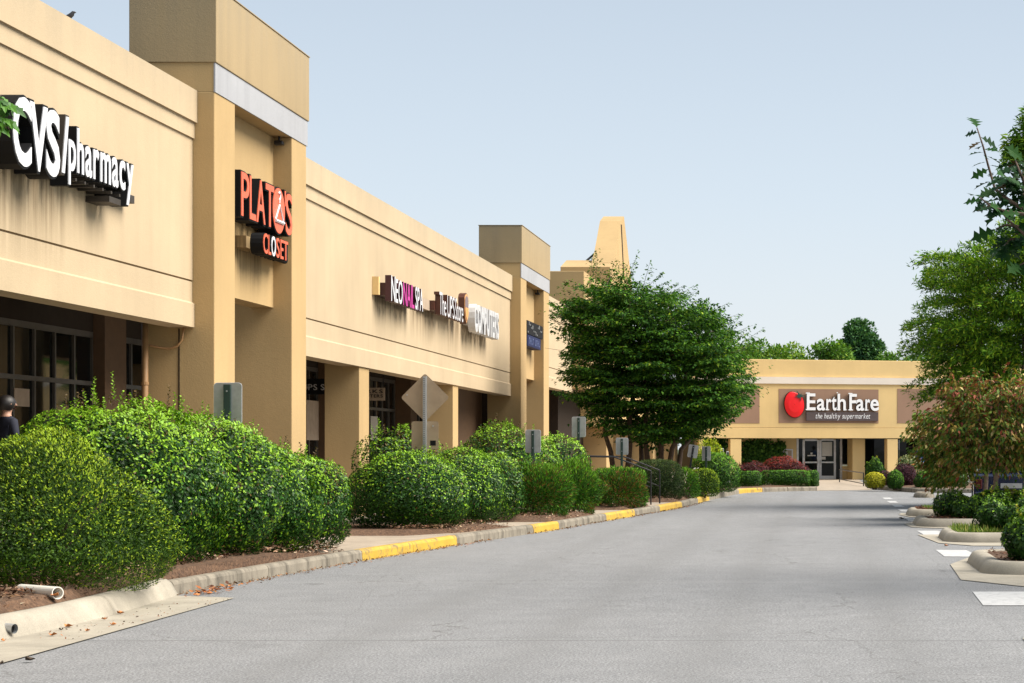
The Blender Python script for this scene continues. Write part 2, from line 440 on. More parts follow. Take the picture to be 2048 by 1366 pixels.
def text(parent, s, org, xd, up, nd, width, cap, depth, face, side, off=0.0, shear=0.0, gap=0.10, rim=None, colors=None,
         local=False, name='letter', caps=None, one=None, face_only=False):
    """one object per letter: org = baseline start, on the back plane; xd / up / nd = writing, up and outward directions"""
    xd, up, nd = Vector(xd), Vector(up), Vector(nd); org = Vector(org)
    H = 0.729
    lay = []; x = 0.0
    for i, ch in enumerate(s):
        if ch == ' ': x += 0.28; continue
        v, f = GL[(ch, off, shear)]
        a, b_ = v[:, 0].min(), v[:, 0].max()
        sc_ = caps[i] if caps else 1.0
        lay.append((i, ch, x - a * sc_, sc_)); x += (b_ - a) * sc_ + gap
    kx = width / (x - gap); ky = cap / H
    joined = MB() if one else None
    for i, ch, x0, s_ in lay:
        def place(key, d0, d1, mb, mi_face, mi_side):
            v, f = GL[key]; base = len(mb.v)
            for p in v:
                q = org + xd * ((x0 + p[0] * s_) * kx) + up * (p[1] * s_ * ky) + nd * (d0 + (p[2] + 0.5) * (d1 - d0))
                mb.v.append(tuple(q))
            for fc in f:
                zz = [v[k][2] for k in fc]
                mb.f.append([base + k for k in fc]); mb.mi.append(mi_face if min(zz) > 0.49 else mi_side)
        fm = colors[i] if colors else face
        if one:
            place((ch, off, shear), 0, depth, joined, 0, 0); continue
        mb = MB()
        if rim is None:
            place((ch, off, shear), 0, depth, mb, 0, 1)
            link(name, mb.mesh(name, fix=False), [fm, side], parent, local)
        else:
            place((ch, rim, shear), 0, depth, mb, 0, 0)
            o = link(name, mb.mesh(name, fix=False), [side], parent, local)
            mb = MB(); place((ch, off, shear), depth - 0.002, depth + 0.012, mb, 0, 0)
            link('letter_face', mb.mesh('letter_face', fix=False), [fm], o, local)
    if one:
        return link(one, joined.mesh(one, fix=False), [face], parent, local)

# ------------------------------------------------------------------ the ground
def sheet(name, pts, mat, label=None, kind='structure', parent=None):
    mb = MB(); mb.poly(pts); o = mb.build(name, mat, parent)
    if Vector(o.data.polygons[0].normal).z < 0: o.data.flip_normals()
    if parent is None: tag(o, label, None, None, kind)
    return o
sheet('ground', [(-1500, -400, -0.02), (1500, -400, -0.02), (1500, 2500, -0.02), (-1500, 2500, -0.02)], M['soil_far'], 'far ground beyond the shopping centre')
# the asphalt, a little uneven
gx = np.linspace(-14, 60, 75); gy = np.linspace(-15, 135, 151)
X_, Y_ = np.meshgrid(gx, gy); Z_ = 0.002 * np.sin(X_ * 0.7 + 0.4 * Y_) * np.sin(0.23 * Y_) - 0.002
v = np.stack([X_.ravel(), Y_.ravel(), Z_.ravel()], 1); nx, ny = len(gx), len(gy)
i0 = (np.arange(ny - 1)[:, None] * nx + np.arange(nx - 1)[None, :]).ravel()
f = np.stack([i0, i0 + 1, i0 + nx + 1, i0 + nx], 1)
tag(link('road', mesh_np('road', v, f, smooth=True), M['asphalt']), 'grey worn asphalt drive in front of the shops', None, None, 'structure')

KERB = [(-6.95, 8), (-6.85, 14), (-6.80, 17), (-6.75, 18.6), (-6.93, 21.9), (-7.02, 22.3), (-6.82, 25.4), (-6.51, 29.2), (-6.01, 34), (-5.40, 38.7),
        (-5.16, 40.6), (-4.72, 45.4), (-4.38, 48.6), (-4.05, 52.0), (-3.73, 55.6), (-3.56, 60), (-3.42, 63.5), (-3.1, 69), (-2.86, 72.6), (-2.62, 74.2), (-2.11, 75.4)]
def kerb_x(Y):
    for (a, b_), (c, d) in zip(KERB, KERB[1:]):
        if b_ <= Y <= d: return a + (c - a) * (Y - b_) / (d - b_)
    return KERB[0][0] if Y < KERB[0][1] else KERB[-1][0]
# pavement sheet behind the kerb
pts = [(kx_ - 0.12, ky_, 0.135) for kx_, ky_ in KERB if ky_ >= 21.9]
sheet('sidewalk', pts + [(-2.2, 78, 0.135), (-13, 78, 0.135), (-13, 21.9, 0.135)], M['concrete_walk'], 'pale concrete pavement between the kerb and the shops')

def kerb_piece(parent, a, b_, mat, h=0.16, wdt=0.15, name='kerb_stone'):
    a, b_ = Vector((*a, 0)), Vector((*b_, 0)); d = (b_ - a).normalized(); n = Vector((-d.y, d.x, 0))
    a = a + d * 0.008; b_ = b_ - d * 0.008
    prof = [(0, -0.06), (0.012, h * 0.72), (0.03, h * 0.93), (0.055, h), (wdt, h), (wdt, -0.06)]
    mb = MB(); mb.prism([a + n * x + Vector((0, 0, z)) for x, z in prof], [b_ + n * x + Vector((0, 0, z)) for x, z in prof])
    return mb.build(name, mat, parent, bevel=0.006)
kerb = empty('kerb', (-6, 30, 0), 0, 'old grey concrete kerb with yellow painted lengths beside the shop beds', None, None, None, 'structure')
YEL = [(29.2, 34.0), (38.7, 40.6), (45.4, 48.6), (52.0, 55.6), (60, 63.5), (72.6, 75.4)]
cuts = [22.3, 25.4, 29.2, 31.6, 34, 36.4, 38.7, 40.6, 43, 45.4, 48.6, 52, 55.6, 57.8, 60, 63.5, 66.2, 69, 72.6, 74.2, 75.4]
for y0, y1 in zip(cuts, cuts[1:]):
    yel = any(q0 - 0.01 <= y0 and y1 <= q1 + 0.01 for q0, q1 in YEL)
    o = kerb_piece(kerb, (kerb_x(y0), y0), (kerb_x(y1), y1), M['yellow'] if yel else M['concrete_old'])
    if yel: o['label'] = 'yellow painted kerb length'
for a, b_, yl in [((-2.11, 75.4), (-1.2, 76.6), 0), ((-1.2, 76.6), (-0.1, 77.6), 0), ((1.9, 83.0), (2.6, 78.0), 0), ((2.6, 78.0), (3.5, 74.2), 0), ((3.5, 74.2), (6.5, 73.6), 0)]:
    kerb_piece(kerb, a, b_, M['concrete_old'])
# rolled kerb with apron in the foreground
rk = empty('rolled_kerb', (-6.9, 18, 0), 0, 'smooth pale rolled concrete kerb with a wide gutter apron in the near corner', None, None, None, 'structure')
def rolled(path, parent, mat, h=0.19, side=1):
    prof = [(-0.02, -0.05), (0.0, 0.005), (0.035, h * 0.35), (0.075, h * 0.75), (0.125, h * 0.95), (0.19, h), (0.25, h * 0.97), (0.27, -0.05)]
    path = [Vector((*p, 0)) for p in path]; mb = MB(); rings = []
    for i, p in enumerate(path):
        d = (path[min(i + 1, len(path) - 1)] - path[max(i - 1, 0)]).normalized(); n = Vector((-d.y, d.x, 0)) * side
        rings.append([p + n * x + Vector((0, 0, z)) for x, z in prof])
    for r0, r1 in zip(rings, rings[1:]): mb.prism(r0, r1, cap=False)
    mb.poly(rings[0]); mb.poly(rings[-1])
    import bmesh
    me = mb.mesh('kerb_length', smooth=True); bm = bmesh.new(); bm.from_mesh(me); bmesh.ops.remove_doubles(bm, verts=bm.verts, dist=1e-4); bmesh.ops.recalc_face_normals(bm, faces=bm.faces); bm.to_mesh(me); bm.free()
    return link('kerb_length', me, mat, parent)
def dens(path, n=6):
    out = []
    P_ = [Vector(p) for p in path]
    for i in range(len(P_) - 1):
        p0, p1, p2, p3 = P_[max(i-1, 0)], P_[i], P_[i+1], P_[min(i+2, len(P_)-1)]
        for k in range(n):
            s = k / n
            out.append(0.5 * ((2*p1) + (-p0+p2)*s + (2*p0-5*p1+4*p2-p3)*s*s + (-p0+3*p1-3*p2+p3)*s**3))
    out.append(P_[-1]); return [tuple(p) for p in out]
rolled(dens([(-6.95, 8), (-6.86, 13), (-6.80, 16.9)]), rk, M['concrete_new'])
rolled(dens([(-6.80, 16.92), (-6.74, 18.4), (-6.78, 19.74)]), rk, M['concrete_new'])
rolled(dens([(-6.78, 19.76), (-6.86, 21.0), (-6.97, 22.28)]), rk, M['concrete_new'])
sheet('gutter_apron', [(-6.98, 8, 0.009), (-5.95, 8, 0.009), (-6.05, 13.5, 0.009), (-6.07, 15.2, 0.009), (-6.24, 21.85, 0.009), (-7.0, 22.2, 0.009), (-6.93, 21.9, 0.009), (-6.80, 17, 0.009)], M['concrete_new'], parent=rk)
# planting beds
def bed(pts, z0, z1, name='planting_bed'):
    c = Vector((sum(p[0] for p in pts) / len(pts), sum(p[1] for p in pts) / len(pts), z1)); mb = MB()
    inner = [Vector((*p, 0)) * 0.72 + Vector((c.x, c.y, 0)) * 0.28 for p in pts]
    for i in range(len(pts)):
        j = (i + 1) % len(pts)
        mb.poly([(*pts[i], z0), (*pts[j], z0), (inner[j].x, inner[j].y, z1), (inner[i].x, inner[i].y, z1)])
    mb.poly([(p.x, p.y, z1) for p in inner])
    o = mb.build(name, M['mulch']); tag(o, 'brown bark mulch bed under the shrubs', None, None, 'structure'); return o
def bed_y(y0, y1, x_back=-9.3, inset=0.15):
    ys = np.linspace(y0, y1, 6)
    front = [(kerb_x(y) - inset, y) for y in ys]
    return bed(front + [(x_back, y1), (x_back, y0)], 0.12, 0.23)
bed([(-7.05, 8), (-7.03, 14), (-7.0, 17), (-6.95, 18.6), (-7.12, 21.9), (-7.17, 22.3), (-6.97, 25.4), (-6.66, 29.1), (-9.4, 29.1), (-9.4, 8)], 0.12, 0.26)
bed([(-6.95, 34.3), (-6.15, 35.8), (-5.65, 38.5), (-9.3, 38.5), (-9.3, 34.3)], 0.12, 0.21)
bed_y(40.7, 45.3); bed_y(48.7, 51.9, -8.2); bed_y(55.7, 59.9, -7); bed_y(63.6, 72.4, -7)
bed([(-2.4, 75.9), (-0.2, 77.9), (-0.2, 84), (-4.2, 84), (-3.6, 75.9)], 0.14, 0.2)
bed([(2.1, 83.0), (2.78, 78.1), (3.6, 74.4), (6.5, 73.9), (6.5, 88), (2.1, 88)], 0.14, 0.2)
sheet('forecourt', [(-0.2, 77.6, 0.006), (2.0, 78.6, 0.006), (2.0, 113, 0.006), (-0.2, 113, 0.006)], M['concrete_walk'], 'concrete path up to the supermarket doors')
mb = MB(); mb.box(-12.7, -9.98, 8, 32.45, -0.02, 0.55); tag(mb.build('raised_walkway', M['concrete_walk']), 'raised concrete walkway under the near canopy', None, None, 'structure')
mb = MB(); mb.box(-13, -5.9, 56.2, 96, -0.02, 0.5); tag(mb.build('terrace', M['concrete_walk']), 'raised concrete terrace before the arcade', None, None, 'structure')
# steps with railings near the maple
st = empty('entrance_steps', (-5, 53.8, 0.135), 0, 'short flight of concrete steps from the yellow kerb up to the terrace', 'steps')
for k in range(3):
    mb = MB(); mb.box(-6.4, -5.0 - 0.3 * k, 52.6, 55.0, 0.13 + 0.12 * k, 0.25 + 0.12 * k); mb.build('step', M['concrete_walk'], st)
def railing(Y, dx, label, mat, far=False):
    r = empty('stair_railing', (-4.6 + dx, Y, 0.135), 0, label, 'railing', 'railings beside the steps')
    x0 = -4.45 + dx
    for z, nm in ((0.88, 'top_rail'),):
        mb = MB(); mb.tube([(x0, Y, 0.14), (x0, Y, 0.14 + z), (x0 - 0.95, Y, 0.14 + z + 0.36), (x0 - 1.9, Y, 0.14 + z + 0.38)], 0.021, 8); mb.build(nm, mat, r)
    mb = MB(); mb.tube([(x0 - 0.02, Y, 0.6), (x0 - 0.95, Y, 0.96), (x0 - 1.9, Y, 0.98)], 0.014, 8); mb.build('mid_rail', mat, r)
    mb = MB(); mb.tube([(x0 - 1.85, Y, 0.2), (x0 - 1.85, Y, 1.4)], 0.02, 8); mb.build('post', mat, r)
railing(53.2, 0.06, 'black handrail nearer the orange tinged juniper', M['black_metal'])
railing(54.6, 0.18, 'black handrail nearer the dark clipped yew', M['black_metal'])
r = empty('ramp_railing', (-4.1, 64, 0.5), 0, 'pale bent handrail end behind the small clipped shrubs', 'railing')
for k, dx in enumerate((0, 0.13)):
    a = at(1376 + k * 6, 948, 62.6 + k * 0.3); b_ = at(1390 + k * 6, 936, 62.9 + k * 0.3)
    mb = MB(); mb.tube([(a.x - 0.1, a.y, 0.2), a, b_, (b_.x + 0.03, b_.y, b_.z - 0.5)], 0.028, 8); mb.build('rail', M['alu_light'], r)
mb = MB(); mb.tube([at(1345, 935, 62.7), at(1388, 935, 62.9)], 0.018, 8); mb.build('long_rail', M['black_metal'], r)

# white bars on the road
def bar(pts, label, nm='road_marking'):
    o = sheet(nm, [(*p, 0.005) for p in pts], M['paint_white'], label); return o
bar([(1.70, 22.85), (6.4, 22.95), (6.4, 20.9), (1.66, 20.85)], 'broad white painted bar on the asphalt, nearest the camera')
bar([(1.82, 32.3), (2.3, 32.2), (2.36, 30.2), (1.84, 30.3)], 'white painted bar beside the mulch island')
bar([(2.6, 31.6), (3.6, 31.6), (3.6, 30.9), (2.6, 30.9)], 'thin white bar behind the mulch island')
bar([(1.88, 39.8), (2.3, 39.8), (2.35, 37.9), (1.92, 37.9)], 'white painted bar beside the grass island')
bar([(1.95, 47.0), (2.35, 47.0), (2.35, 45.2), (1.95, 45.2)], 'white painted bar beside the bush island')
for px, py in ((1775, 997), (1785, 1004), (1796, 1012), (1809, 1021)):
    p = gnd(px, py); o = bar([(p.x - 0.12, p.y - 1.0), (p.x + 0.14, p.y - 1.0), (p.x + 0.12, p.y + 1.0), (p.x - 0.14, p.y + 1.0)], 'short white dash in a broken line')
    o['group'] = 'dashes of the broken white line'
for y in (57, 66):
    bar([(2.3, y), (6.5, y), (6.5, y - 0.35), (2.3, y - 0.35)], 'thin white stall line far along the drive')

# ------------------------------------------------------------------ parking islands
def rrect(x0, x1, y0, y1, r, n=6):
    out = []
    for cx, cy, a0 in ((x1 - r, y1 - r, 0), (x0 + r, y1 - r, 90), (x0 + r, y0 + r, 180), (x1 - r, y0 + r, 270)):
        for k in range(n + 1):
            a = R(a0 + 90 * k / n); out.append((cx + r * math.cos(a), cy + r * math.sin(a)))
    return out
def island(x0, x1, y0, y1, label, fill, apron=None, h=0.17, r=0.55):
    root = empty('parking_island', ((x0 + x1) / 2, (y0 + y1) / 2, 0), 0, label, None, None, None, 'structure')
    ring = rrect(x0, x1, y0, y1, r); mb = MB(); cx, cy = (x0 + x1) / 2, (y0 + y1) / 2
    prof = [(0, -0.05), (0.0, 0.01), (0.03, h * 0.5), (0.075, h * 0.88), (0.13, h), (0.21, h), (0.27, h * 0.9), (0.28, 0.0)]
    n = len(ring); base = 0
    for i, p in enumerate(ring):
        q0, q1 = ring[i - 1], ring[(i + 1) % n]; d = Vector((q1[0] - q0[0], q1[1] - q0[1], 0)).normalized(); nn = Vector((-d.y, d.x, 0))
        for x, z in prof: mb.v.append((p[0] + nn.x * x, p[1] + nn.y * x, z))
    k = len(prof)
    for i in range(n):
        j = (i + 1) % n
        for q in range(k - 1):
            mb.f.append([i*k + q, j*k + q, j*k + q + 1, i*k + q + 1]); mb.mi.append(0)
    mb.build('kerb_ring', M['concrete_new'] if fill != 'old' else M['concrete_old'], root, smooth=True)
    mb = MB(); mb.poly([(cx + (p[0] - cx) * (1 - 0.24 * 2 / (x1 - x0)), cy + (p[1] - cy) * (1 - 0.24 * 2 / (y1 - y0)), h * 0.88) for p in ring])
    mb.build('soil', M['mulch'], root)
    if apron: sheet('apron', [(*p, 0.008) for p in apron], M['concrete_new'], parent=root)
    return root
island(2.06, 8, 25.8, 29.3, 'pale kerbed island of brown mulch with glossy shrubs, nearest the camera', 'mulch', [(1.79, 28.2), (1.71, 24.9), (2.35, 23.7), (8, 23.4), (8, 30.2), (2.2, 30.1)])
island(2.12, 8, 34.7, 37.4, 'kerbed island with patchy grass behind a white bar', 'mulch', [(1.80, 37.9), (2.0, 34.6), (2.5, 33.6), (8, 33.4), (8, 38.0), (2.2, 38.0)])
island(1.98, 8, 41.6, 44.4, 'kerbed island of reddish mulch carrying the row of low glossy bushes', 'mulch', [(1.78, 43.4), (1.85, 41.6), (2.3, 41.0), (8, 41.0), (8, 45), (2.1, 44.9)])
island(2.08, 3.35, 48.0, 50.3, 'small kerbed island with bare brown soil behind the bushes', 'mulch', [(1.9, 49.4), (2.1, 47.7), (3.4, 47.6), (3.4, 50.6), (2.0, 50.6)], r=0.5)
island(3.3, 6.5, 58.5, 60.5, 'low grey concrete island left of the parked car', 'old', r=0.5)
island(3.1, 3.75, 66.5, 68.5, 'small pale kerb end beyond the broken line', 'old', r=0.3)
island(2.2, 6, 7.5, 11.5, 'kerbed island under the lobed leaf oak', 'mulch')
island(1.98, 6, 15.4, 17.4, 'kerbed island tip just right of the drive', 'mulch', [(1.70, 17.2), (1.75, 15.2), (6, 15.2), (6, 17.6), (1.8, 17.6)])

# ------------------------------------------------------------------ the strip of shops
shop = empty('shopping_strip', (-10, 45, 0), 0, 'long tan stucco row of shops with a deep canopy and two box towers', 'building')
def fascia(y0, y1, zb, zt, dz_end=(0, 0), grooves=None):
    """zb/zt at the near end; dz_end lowers the far end (bottom, top)"""
    k = zt - zb
    zl, zg, z2, z3 = zb + 0.37, zb + 0.72, zt - 0.77, zt - 0.52
    prof = [(-10.32, zb), (-9.915, zb), (-9.915, zl), (-9.95, zl + 0.03), (-9.95, zg), (-9.995, zg), (-9.995, zg + 0.028), (-9.945, zg + 0.028),
            (-9.945, z2), (-9.912, z2), (-9.912, z3), (-9.87, z3), (-9.87, zt - 0.01), (-9.89, zt), (-10.32, zt)]
    def pr(y, db, dt): return [(x, y, z + db + (dt - db) * (z - zb) / k) for x, z in prof]
    mb = MB(); mb.prism(pr(y0, 0, 0), pr(y1, *dz_end)); mb.build('fascia', M['stucco'], shop)
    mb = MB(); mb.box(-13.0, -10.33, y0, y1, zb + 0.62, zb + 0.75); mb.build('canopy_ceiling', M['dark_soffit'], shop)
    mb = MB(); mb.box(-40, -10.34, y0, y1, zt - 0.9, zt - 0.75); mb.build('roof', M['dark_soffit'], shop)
    for k_ in range(int((y1 - y0) / 3)):
        yy = y0 + 1.5 + 3 * k_
        mb = MB(); mb.box(-12.5, -10.33, yy, yy + 0.16, zb + 0.40, zb + 0.615); mb.build('ceiling_beam', M['dark_soffit'], shop)
fascia(8, 32.49, 3.52, 7.28)
fascia(38.32, 65.79, 3.395, 7.21, (-0.11, -0.05))
fascia(72.62, 84.0, 3.85, 7.18)

def tower(y0, y1, y2, y3, dz, ytop):
    tw = empty('tower', (-10, (y0 + y3) / 2, 0), 0, None, None, None, shop)
    tw.location = Vector((-10, (y0 + y3) / 2, 0)) - Vector(shop.location)
    for a, b_ in ((y0, y1), (y2, y3)):
        mb = MB(); mb.box(-10.68, -9.6, a, b_, -0.05, 7.258 + dz); mb.build('tower_pillar', M['stucco_tower'], tw, bevel=0.015)
    mb = MB(); mb.box(-10.35, -9.94, y1 - 0.02, y2 + 0.02, ytop, 7.256 + dz); mb.build('recessed_panel', M['stucco_tower'], tw)
    mb = MB(); mb.box(-10.92, -9.612, y0 + 0.005, y3 + 0.03, 7.26 + dz, 7.718 + dz); mb.build('tower_beam', M['stucco_tower'], tw)
    mb = MB(); mb.box(-9.611, -9.585, y0 - 0.005, y3 + 0.05, 7.252 + dz, 7.715 + dz); mb.build('pale_band', M['band'], tw)
    mb = MB(); mb.box(-10.95, -9.565, y0 - 0.02, y3 + 0.09, 7.72 + dz, 8.92 + dz); mb.build('tower_cap', M['stucco_cap'], tw, bevel=0.012)
    mb = MB(); mb.box(-10.97, -9.55, y0 - 0.035, y3 + 0.105, 8.921 + dz, 8.935 + dz); mb.build('cap_flashing', M['stucco_cap'], tw)
    return tw
tower(32.5, 33.64, 37.27, 38.3, 0.0, 4.16)
tower(65.8, 67.05, 71.27, 72.6, -0.16, 3.97)

def column(y0, y1, x0=-10.71, x1=-9.955, z1=3.6):
    mb = MB(); mb.box(x0, x1, y0, y1, -0.05, z1); return mb.build('column', M['stucco_tower'], shop, bevel=0.012)
column(44.3, 45.25, z1=3.43); column(55.6, 56.4, z1=3.40); column(15, 15.9, z1=3.58)

# shop fronts: tall glass bays with bronze frames, divided by piers
PANE = {}
def pane_mesh(w_, h_):
    k = (round(w_, 3), round(h_, 3))
    if k not in PANE:
        mb = MB(); mb.box(-0.008, 0.008, 0, w_, 0, h_); PANE[k] = mb.mesh('pane'); PANE[k].materials.append(M['glass'])
    return PANE[k]
XS = -12.6
def bay(y0, n, zf=0.14, zh=3.56, zm=2.72, sp=0.87, label=None):
    b0 = empty('shop_window', (XS, y0, zf), 0, label, None, None, shop); b0.location = Vector((XS, y0, zf)) - Vector(shop.location)
    y1 = y0 + n * sp
    fr = MB()
    for z, t_ in ((zf + 0.03, 0.1), (zm, 0.075), (zh, 0.10)):
        fr.box(XS - 0.05, XS + 0.055, y0, y1, z - t_ / 2, z + t_ / 2)
    for k in range(n + 1):
        yy = y0 + k * sp; a, b_ = max(y0, yy - 0.03), min(y1, yy + 0.03)
        for q0, q1 in ((zf + 0.081, zm - 0.039), (zm + 0.039, zh - 0.051)):
            fr.box(XS - 0.048, XS + 0.052, a, b_, q0, q1)
    fr.build('window_frame', M['alu'], b0)
    for k in range(n):
        for q0, q1 in ((zf + 0.081, zm - 0.039), (zm + 0.039, zh - 0.051)):
            o = bpy.data.objects.new('pane', pane_mesh(sp - 0.06, q1 - q0)); col.objects.link(o); o.parent = b0
            o.location = (0, k * sp + 0.03, q0 - zf)
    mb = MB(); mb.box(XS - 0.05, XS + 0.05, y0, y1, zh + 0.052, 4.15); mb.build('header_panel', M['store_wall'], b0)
    return y1
def pier(y0, y1, mat='pier_brown', x1=XS + 0.25):
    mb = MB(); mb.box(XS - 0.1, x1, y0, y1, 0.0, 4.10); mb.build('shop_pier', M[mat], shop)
y = bay(20.6, 17, 0.56); pier(8, 20.59); pier(y + 0.01, y + 1.1)
y = bay(y + 1.12, 7); pier(y + 0.01, y + 0.8, x1=XS + 0.9)
y = bay(y + 0.82, 9); pier(y + 0.01, y + 0.6)
y = bay(y + 0.62, 10); pier(y + 0.01, y + 1.0, x1=XS + 0.5)
y = bay(y + 1.02, 7); pier(y + 0.01, 84, x1=XS + 0.6)
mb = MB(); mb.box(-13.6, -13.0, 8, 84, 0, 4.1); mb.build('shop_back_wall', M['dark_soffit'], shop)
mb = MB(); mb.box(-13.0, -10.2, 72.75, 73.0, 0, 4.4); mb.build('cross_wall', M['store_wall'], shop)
# things on the shop fronts
for (px0, px1, py0, py1, Y, mt) in ((30, 60, 776, 812, 32.6, 'poster'), (614, 642, 800, 880, 51.2, 'poster'), (742, 756, 832, 880, 57.9, 'paper')):
    a = at(px0, py1, Y); k = (XS + 0.075)
    y0_, y1_ = k * F / (px0 - 1640), k * F / (px1 - 1640)
    z1_ = 1.6 + (897 - py0) / F * y0_; z0_ = 1.6 + (897 - py1) / F * y0_
    mb = MB(); mb.box(XS + 0.058, XS + 0.068, y0_, y1_, z0_, z1_)
    tag(mb.build('window_poster', M[mt]), {30: 'tan poster behind the dark haired person in the shop window', 614: 'tall brown poster under the hanging parcel shop letters', 742: 'small pale notice below the hanging computer sign'}[px0], 'poster')
# downspout and cable by the near tower
ds = empty('downspout', (-10.62, 32.3, 0.55), 0, 'rusty tan round downspout beside the near tower', 'pipe')
mb = MB(); mb.tube([(-10.62, 32.25, 0.5), (-10.62, 32.25, 3.75)], 0.052, 12); mb.build('pipe', M['pipe_tan'], ds, smooth=True)
for z in (1.2, 2.6):
    mb = MB(); mb.tube([(-10.62, 32.25, z), (-10.62, 32.25, z + 0.05)], 0.062, 12); mb.build('clamp', M['pipe_tan'], ds)
mb = MB(); mb.tube([(-10.57, 32.3, 3.23), (-10.45, 32.44, 3.20), (-10.3, 32.45, 3.18), (-10.17, 32.45, 3.22), (-10.1, 32.45, 3.32), (-10.07, 32.45, 3.52)], 0.018, 8)
tag(mb.build('cable_conduit', M['pipe_tan'], smooth=True), 'thin curved conduit running from the downspout to the canopy', 'conduit')
mb = MB(); mb.box(-10.17, -10.15, 32.488, 32.497, 0.5, 3.5); mb.build('control_joint', M['store_wall'], shop)
for Y, lab in ((37.15, 'small flood lamp under the band of the near tower'), (71.1, 'small flood lamp under the band of the far tower')):
    fl = empty('flood_lamp', (-9.8, Y, 7.0), 0, lab, 'lamp'); zt = 7.255 if Y < 50 else 7.09
    mb = MB(); mb.tube([(-9.8, Y, zt), (-9.8, Y, zt - 0.08)], 0.02); mb.build('mount', M['black_metal'], fl)
    mb = MB(); mb.box(-9.88, -9.72, Y - 0.08, Y + 0.06, zt - 0.16, zt - 0.08); mb.build('lamp_head', M['black_metal'], fl, bevel=0.02)

# the sculpted entry wall beyond the second tower
ent = empty('entrance_tower', (-10, 92, 0), 0, 'tall tan gabled entrance tower with a leaning peak behind the big tree', 'building')
mb = MB(); mb.box(-12.2, -9.44, 82.0, 91.5, 4.0, 8.70); mb.build('side_block', M['stucco_tower'], ent, bevel=0.02)
def yzblock(prof, xa, xb_): 
    mb = MB(); mb.prism([(xb_, y_, z_) for y_, z_ in prof], [(xa, y_, z_) for y_, z_ in prof]); return mb
yzblock([(92, 4.0), (92, 9.75), (94.2, 10.25), (94.2, 4.0)], -11.65, -9.425).build('gable_shoulder', M['stucco_tower'], ent)
yzblock([(93.25, 4.0), (93.25, 10.05), (94.6, 10.75), (96.9, 12.35), (98.5, 12.75), (102.5, 9.9), (102.5, 4.0)], -10.40, -9.42).build('gable_wall', M['stucco_tower'], ent)
mb = MB(); mb.prism([(-9.415, 96.9, 12.2), (-9.415, 97.25, 12.2), (-9.415, 98.5, 9.8), (-9.415, 98.2, 9.8)], [(-9.40, 96.9, 12.2), (-9.40, 97.25, 12.2), (-9.40, 98.5, 9.8), (-9.40, 98.2, 9.8)]); mb.build('gable_groove', M['store_wall'], ent)
mb = MB(); mb.tube([(-10.75, 94.4, 10.25), (-10.2, 95.6, 10.95)], 0.05, 6); mb.build('brace', M['black_metal'], ent)
mb = MB(); mb.box(-10.8, -9.5, 91.6, 91.95, 4.0, 8.2); mb.build('dark_joint', M['store_wall'], ent)
mb = MB(); mb.box(-13, -10.75, 84.1, 93.0, 0, 3.99); mb.build('lower_wall', M['store_wall'], ent)

# ------------------------------------------------------------------ arcade of columns behind the tree
arc = empty('arcade', (-8, 100, 0), 0, 'tan arcade of square columns linking the shops to the supermarket', 'building')
cols = [(1166, 1213, 1221, 93.5), (1226, 1254, 1262, 97), (1265, 1278, 1284, 99.5), (1290, 1306, 1318, 101), (1322, 1350, 1358, 103), (1363, 1384, 1391, 105.5), (1391, 1396, 1401, 107.5)]
for p0, p1, p2, Y in cols:
    xa, xb_ = (p0 - 1640) / F * Y, (p1 - 1640) / F * Y
    y2 = xb_ * F / (p2 - 1640)
    mb = MB(); mb.box(xa, xb_, Y, max(Y + 0.5, min(y2, Y + 2.0)), 0, 4.05 if Y < 96 else 2.6); mb.build('column', M['stucco_tower'], arc, bevel=0.015)
mb = MB(); mb.prism([(-10.9, 92, 2.6), (-9.4, 92, 2.6), (-5.6, 108.5, 2.6), (-7.2, 108.8, 2.6)], [(-10.9, 92, 4.4), (-9.4, 92, 4.4), (-5.6, 108.5, 4.4), (-7.2, 108.8, 4.4)]); mb.build('fascia', M['stucco_market'], arc)
mb = MB(); mb.prism([(-13, 93, 0), (-12.6, 93, 0), (-8.4, 112, 0), (-8.8, 112, 0)], [(-13, 93, 2.6), (-12.6, 93, 2.6), (-8.4, 112, 2.6), (-8.8, 112, 2.6)]); mb.build('back_wall', M['stucco_tower'], arc)

# ------------------------------------------------------------------ the supermarket
AG = R(15); EO = Vector((0.456, 104, 0)); ca, sa = math.cos(AG), math.sin(AG)
def EU(px, py, w_=0.0):
    ox, oy = EO.x - w_ * sa, EO.y + w_ * ca
    k = (px - 1640) / F
    u = (k * oy - ox) / (ca - k * sa)
    Y = oy + u * sa
    return u, 1.6 + (897 - py) / F * Y
mk = empty('supermarket', EO, AG, 'low yellow stucco supermarket with taupe panels and glass double doors', 'building')
def ebox(name, mat, px0, px1, py0, py1, w0, w1, parent=mk, ref=None, bevel=0, u0=None, u1=None):
    a, z1 = EU(px0, py0, w0 if ref is None else ref); b_, z0 = EU(px1, py1, w0 if ref is None else ref)
    if u0 is not None: a = u0
    if u1 is not None: b_ = u1
    mb = MB(); mb.box(a, b_, w0, w1, z0, z1); return mb.build(name, M[mat], parent, local=True, bevel=bevel)
def hz(py, px=1650, w_=0): return EU(px, py, w_)[1]
zt, zb1, zb0, zg, zf0 = hz(720), hz(754.5), hz(768), hz(856), hz(876.5)
UL, UR = -6.9, 16.0
mb = MB(); mb.box(UL, UR, 0.05, 0.6, zb1, zt); mb.build('parapet', M['stucco_market'], mk, local=True, bevel=0.02)
mb = MB(); mb.box(UL - 0.05, UR, -0.05, 0.62, zb0, zb1 - 0.003); mb.build('pale_band', M['market_band'], mk, local=True)
mb = MB(); mb.box(UL, UR, 0.03, 0.6, zg + 0.02, zb0 - 0.003); mb.build('fascia', M['stucco_market'], mk, local=True)
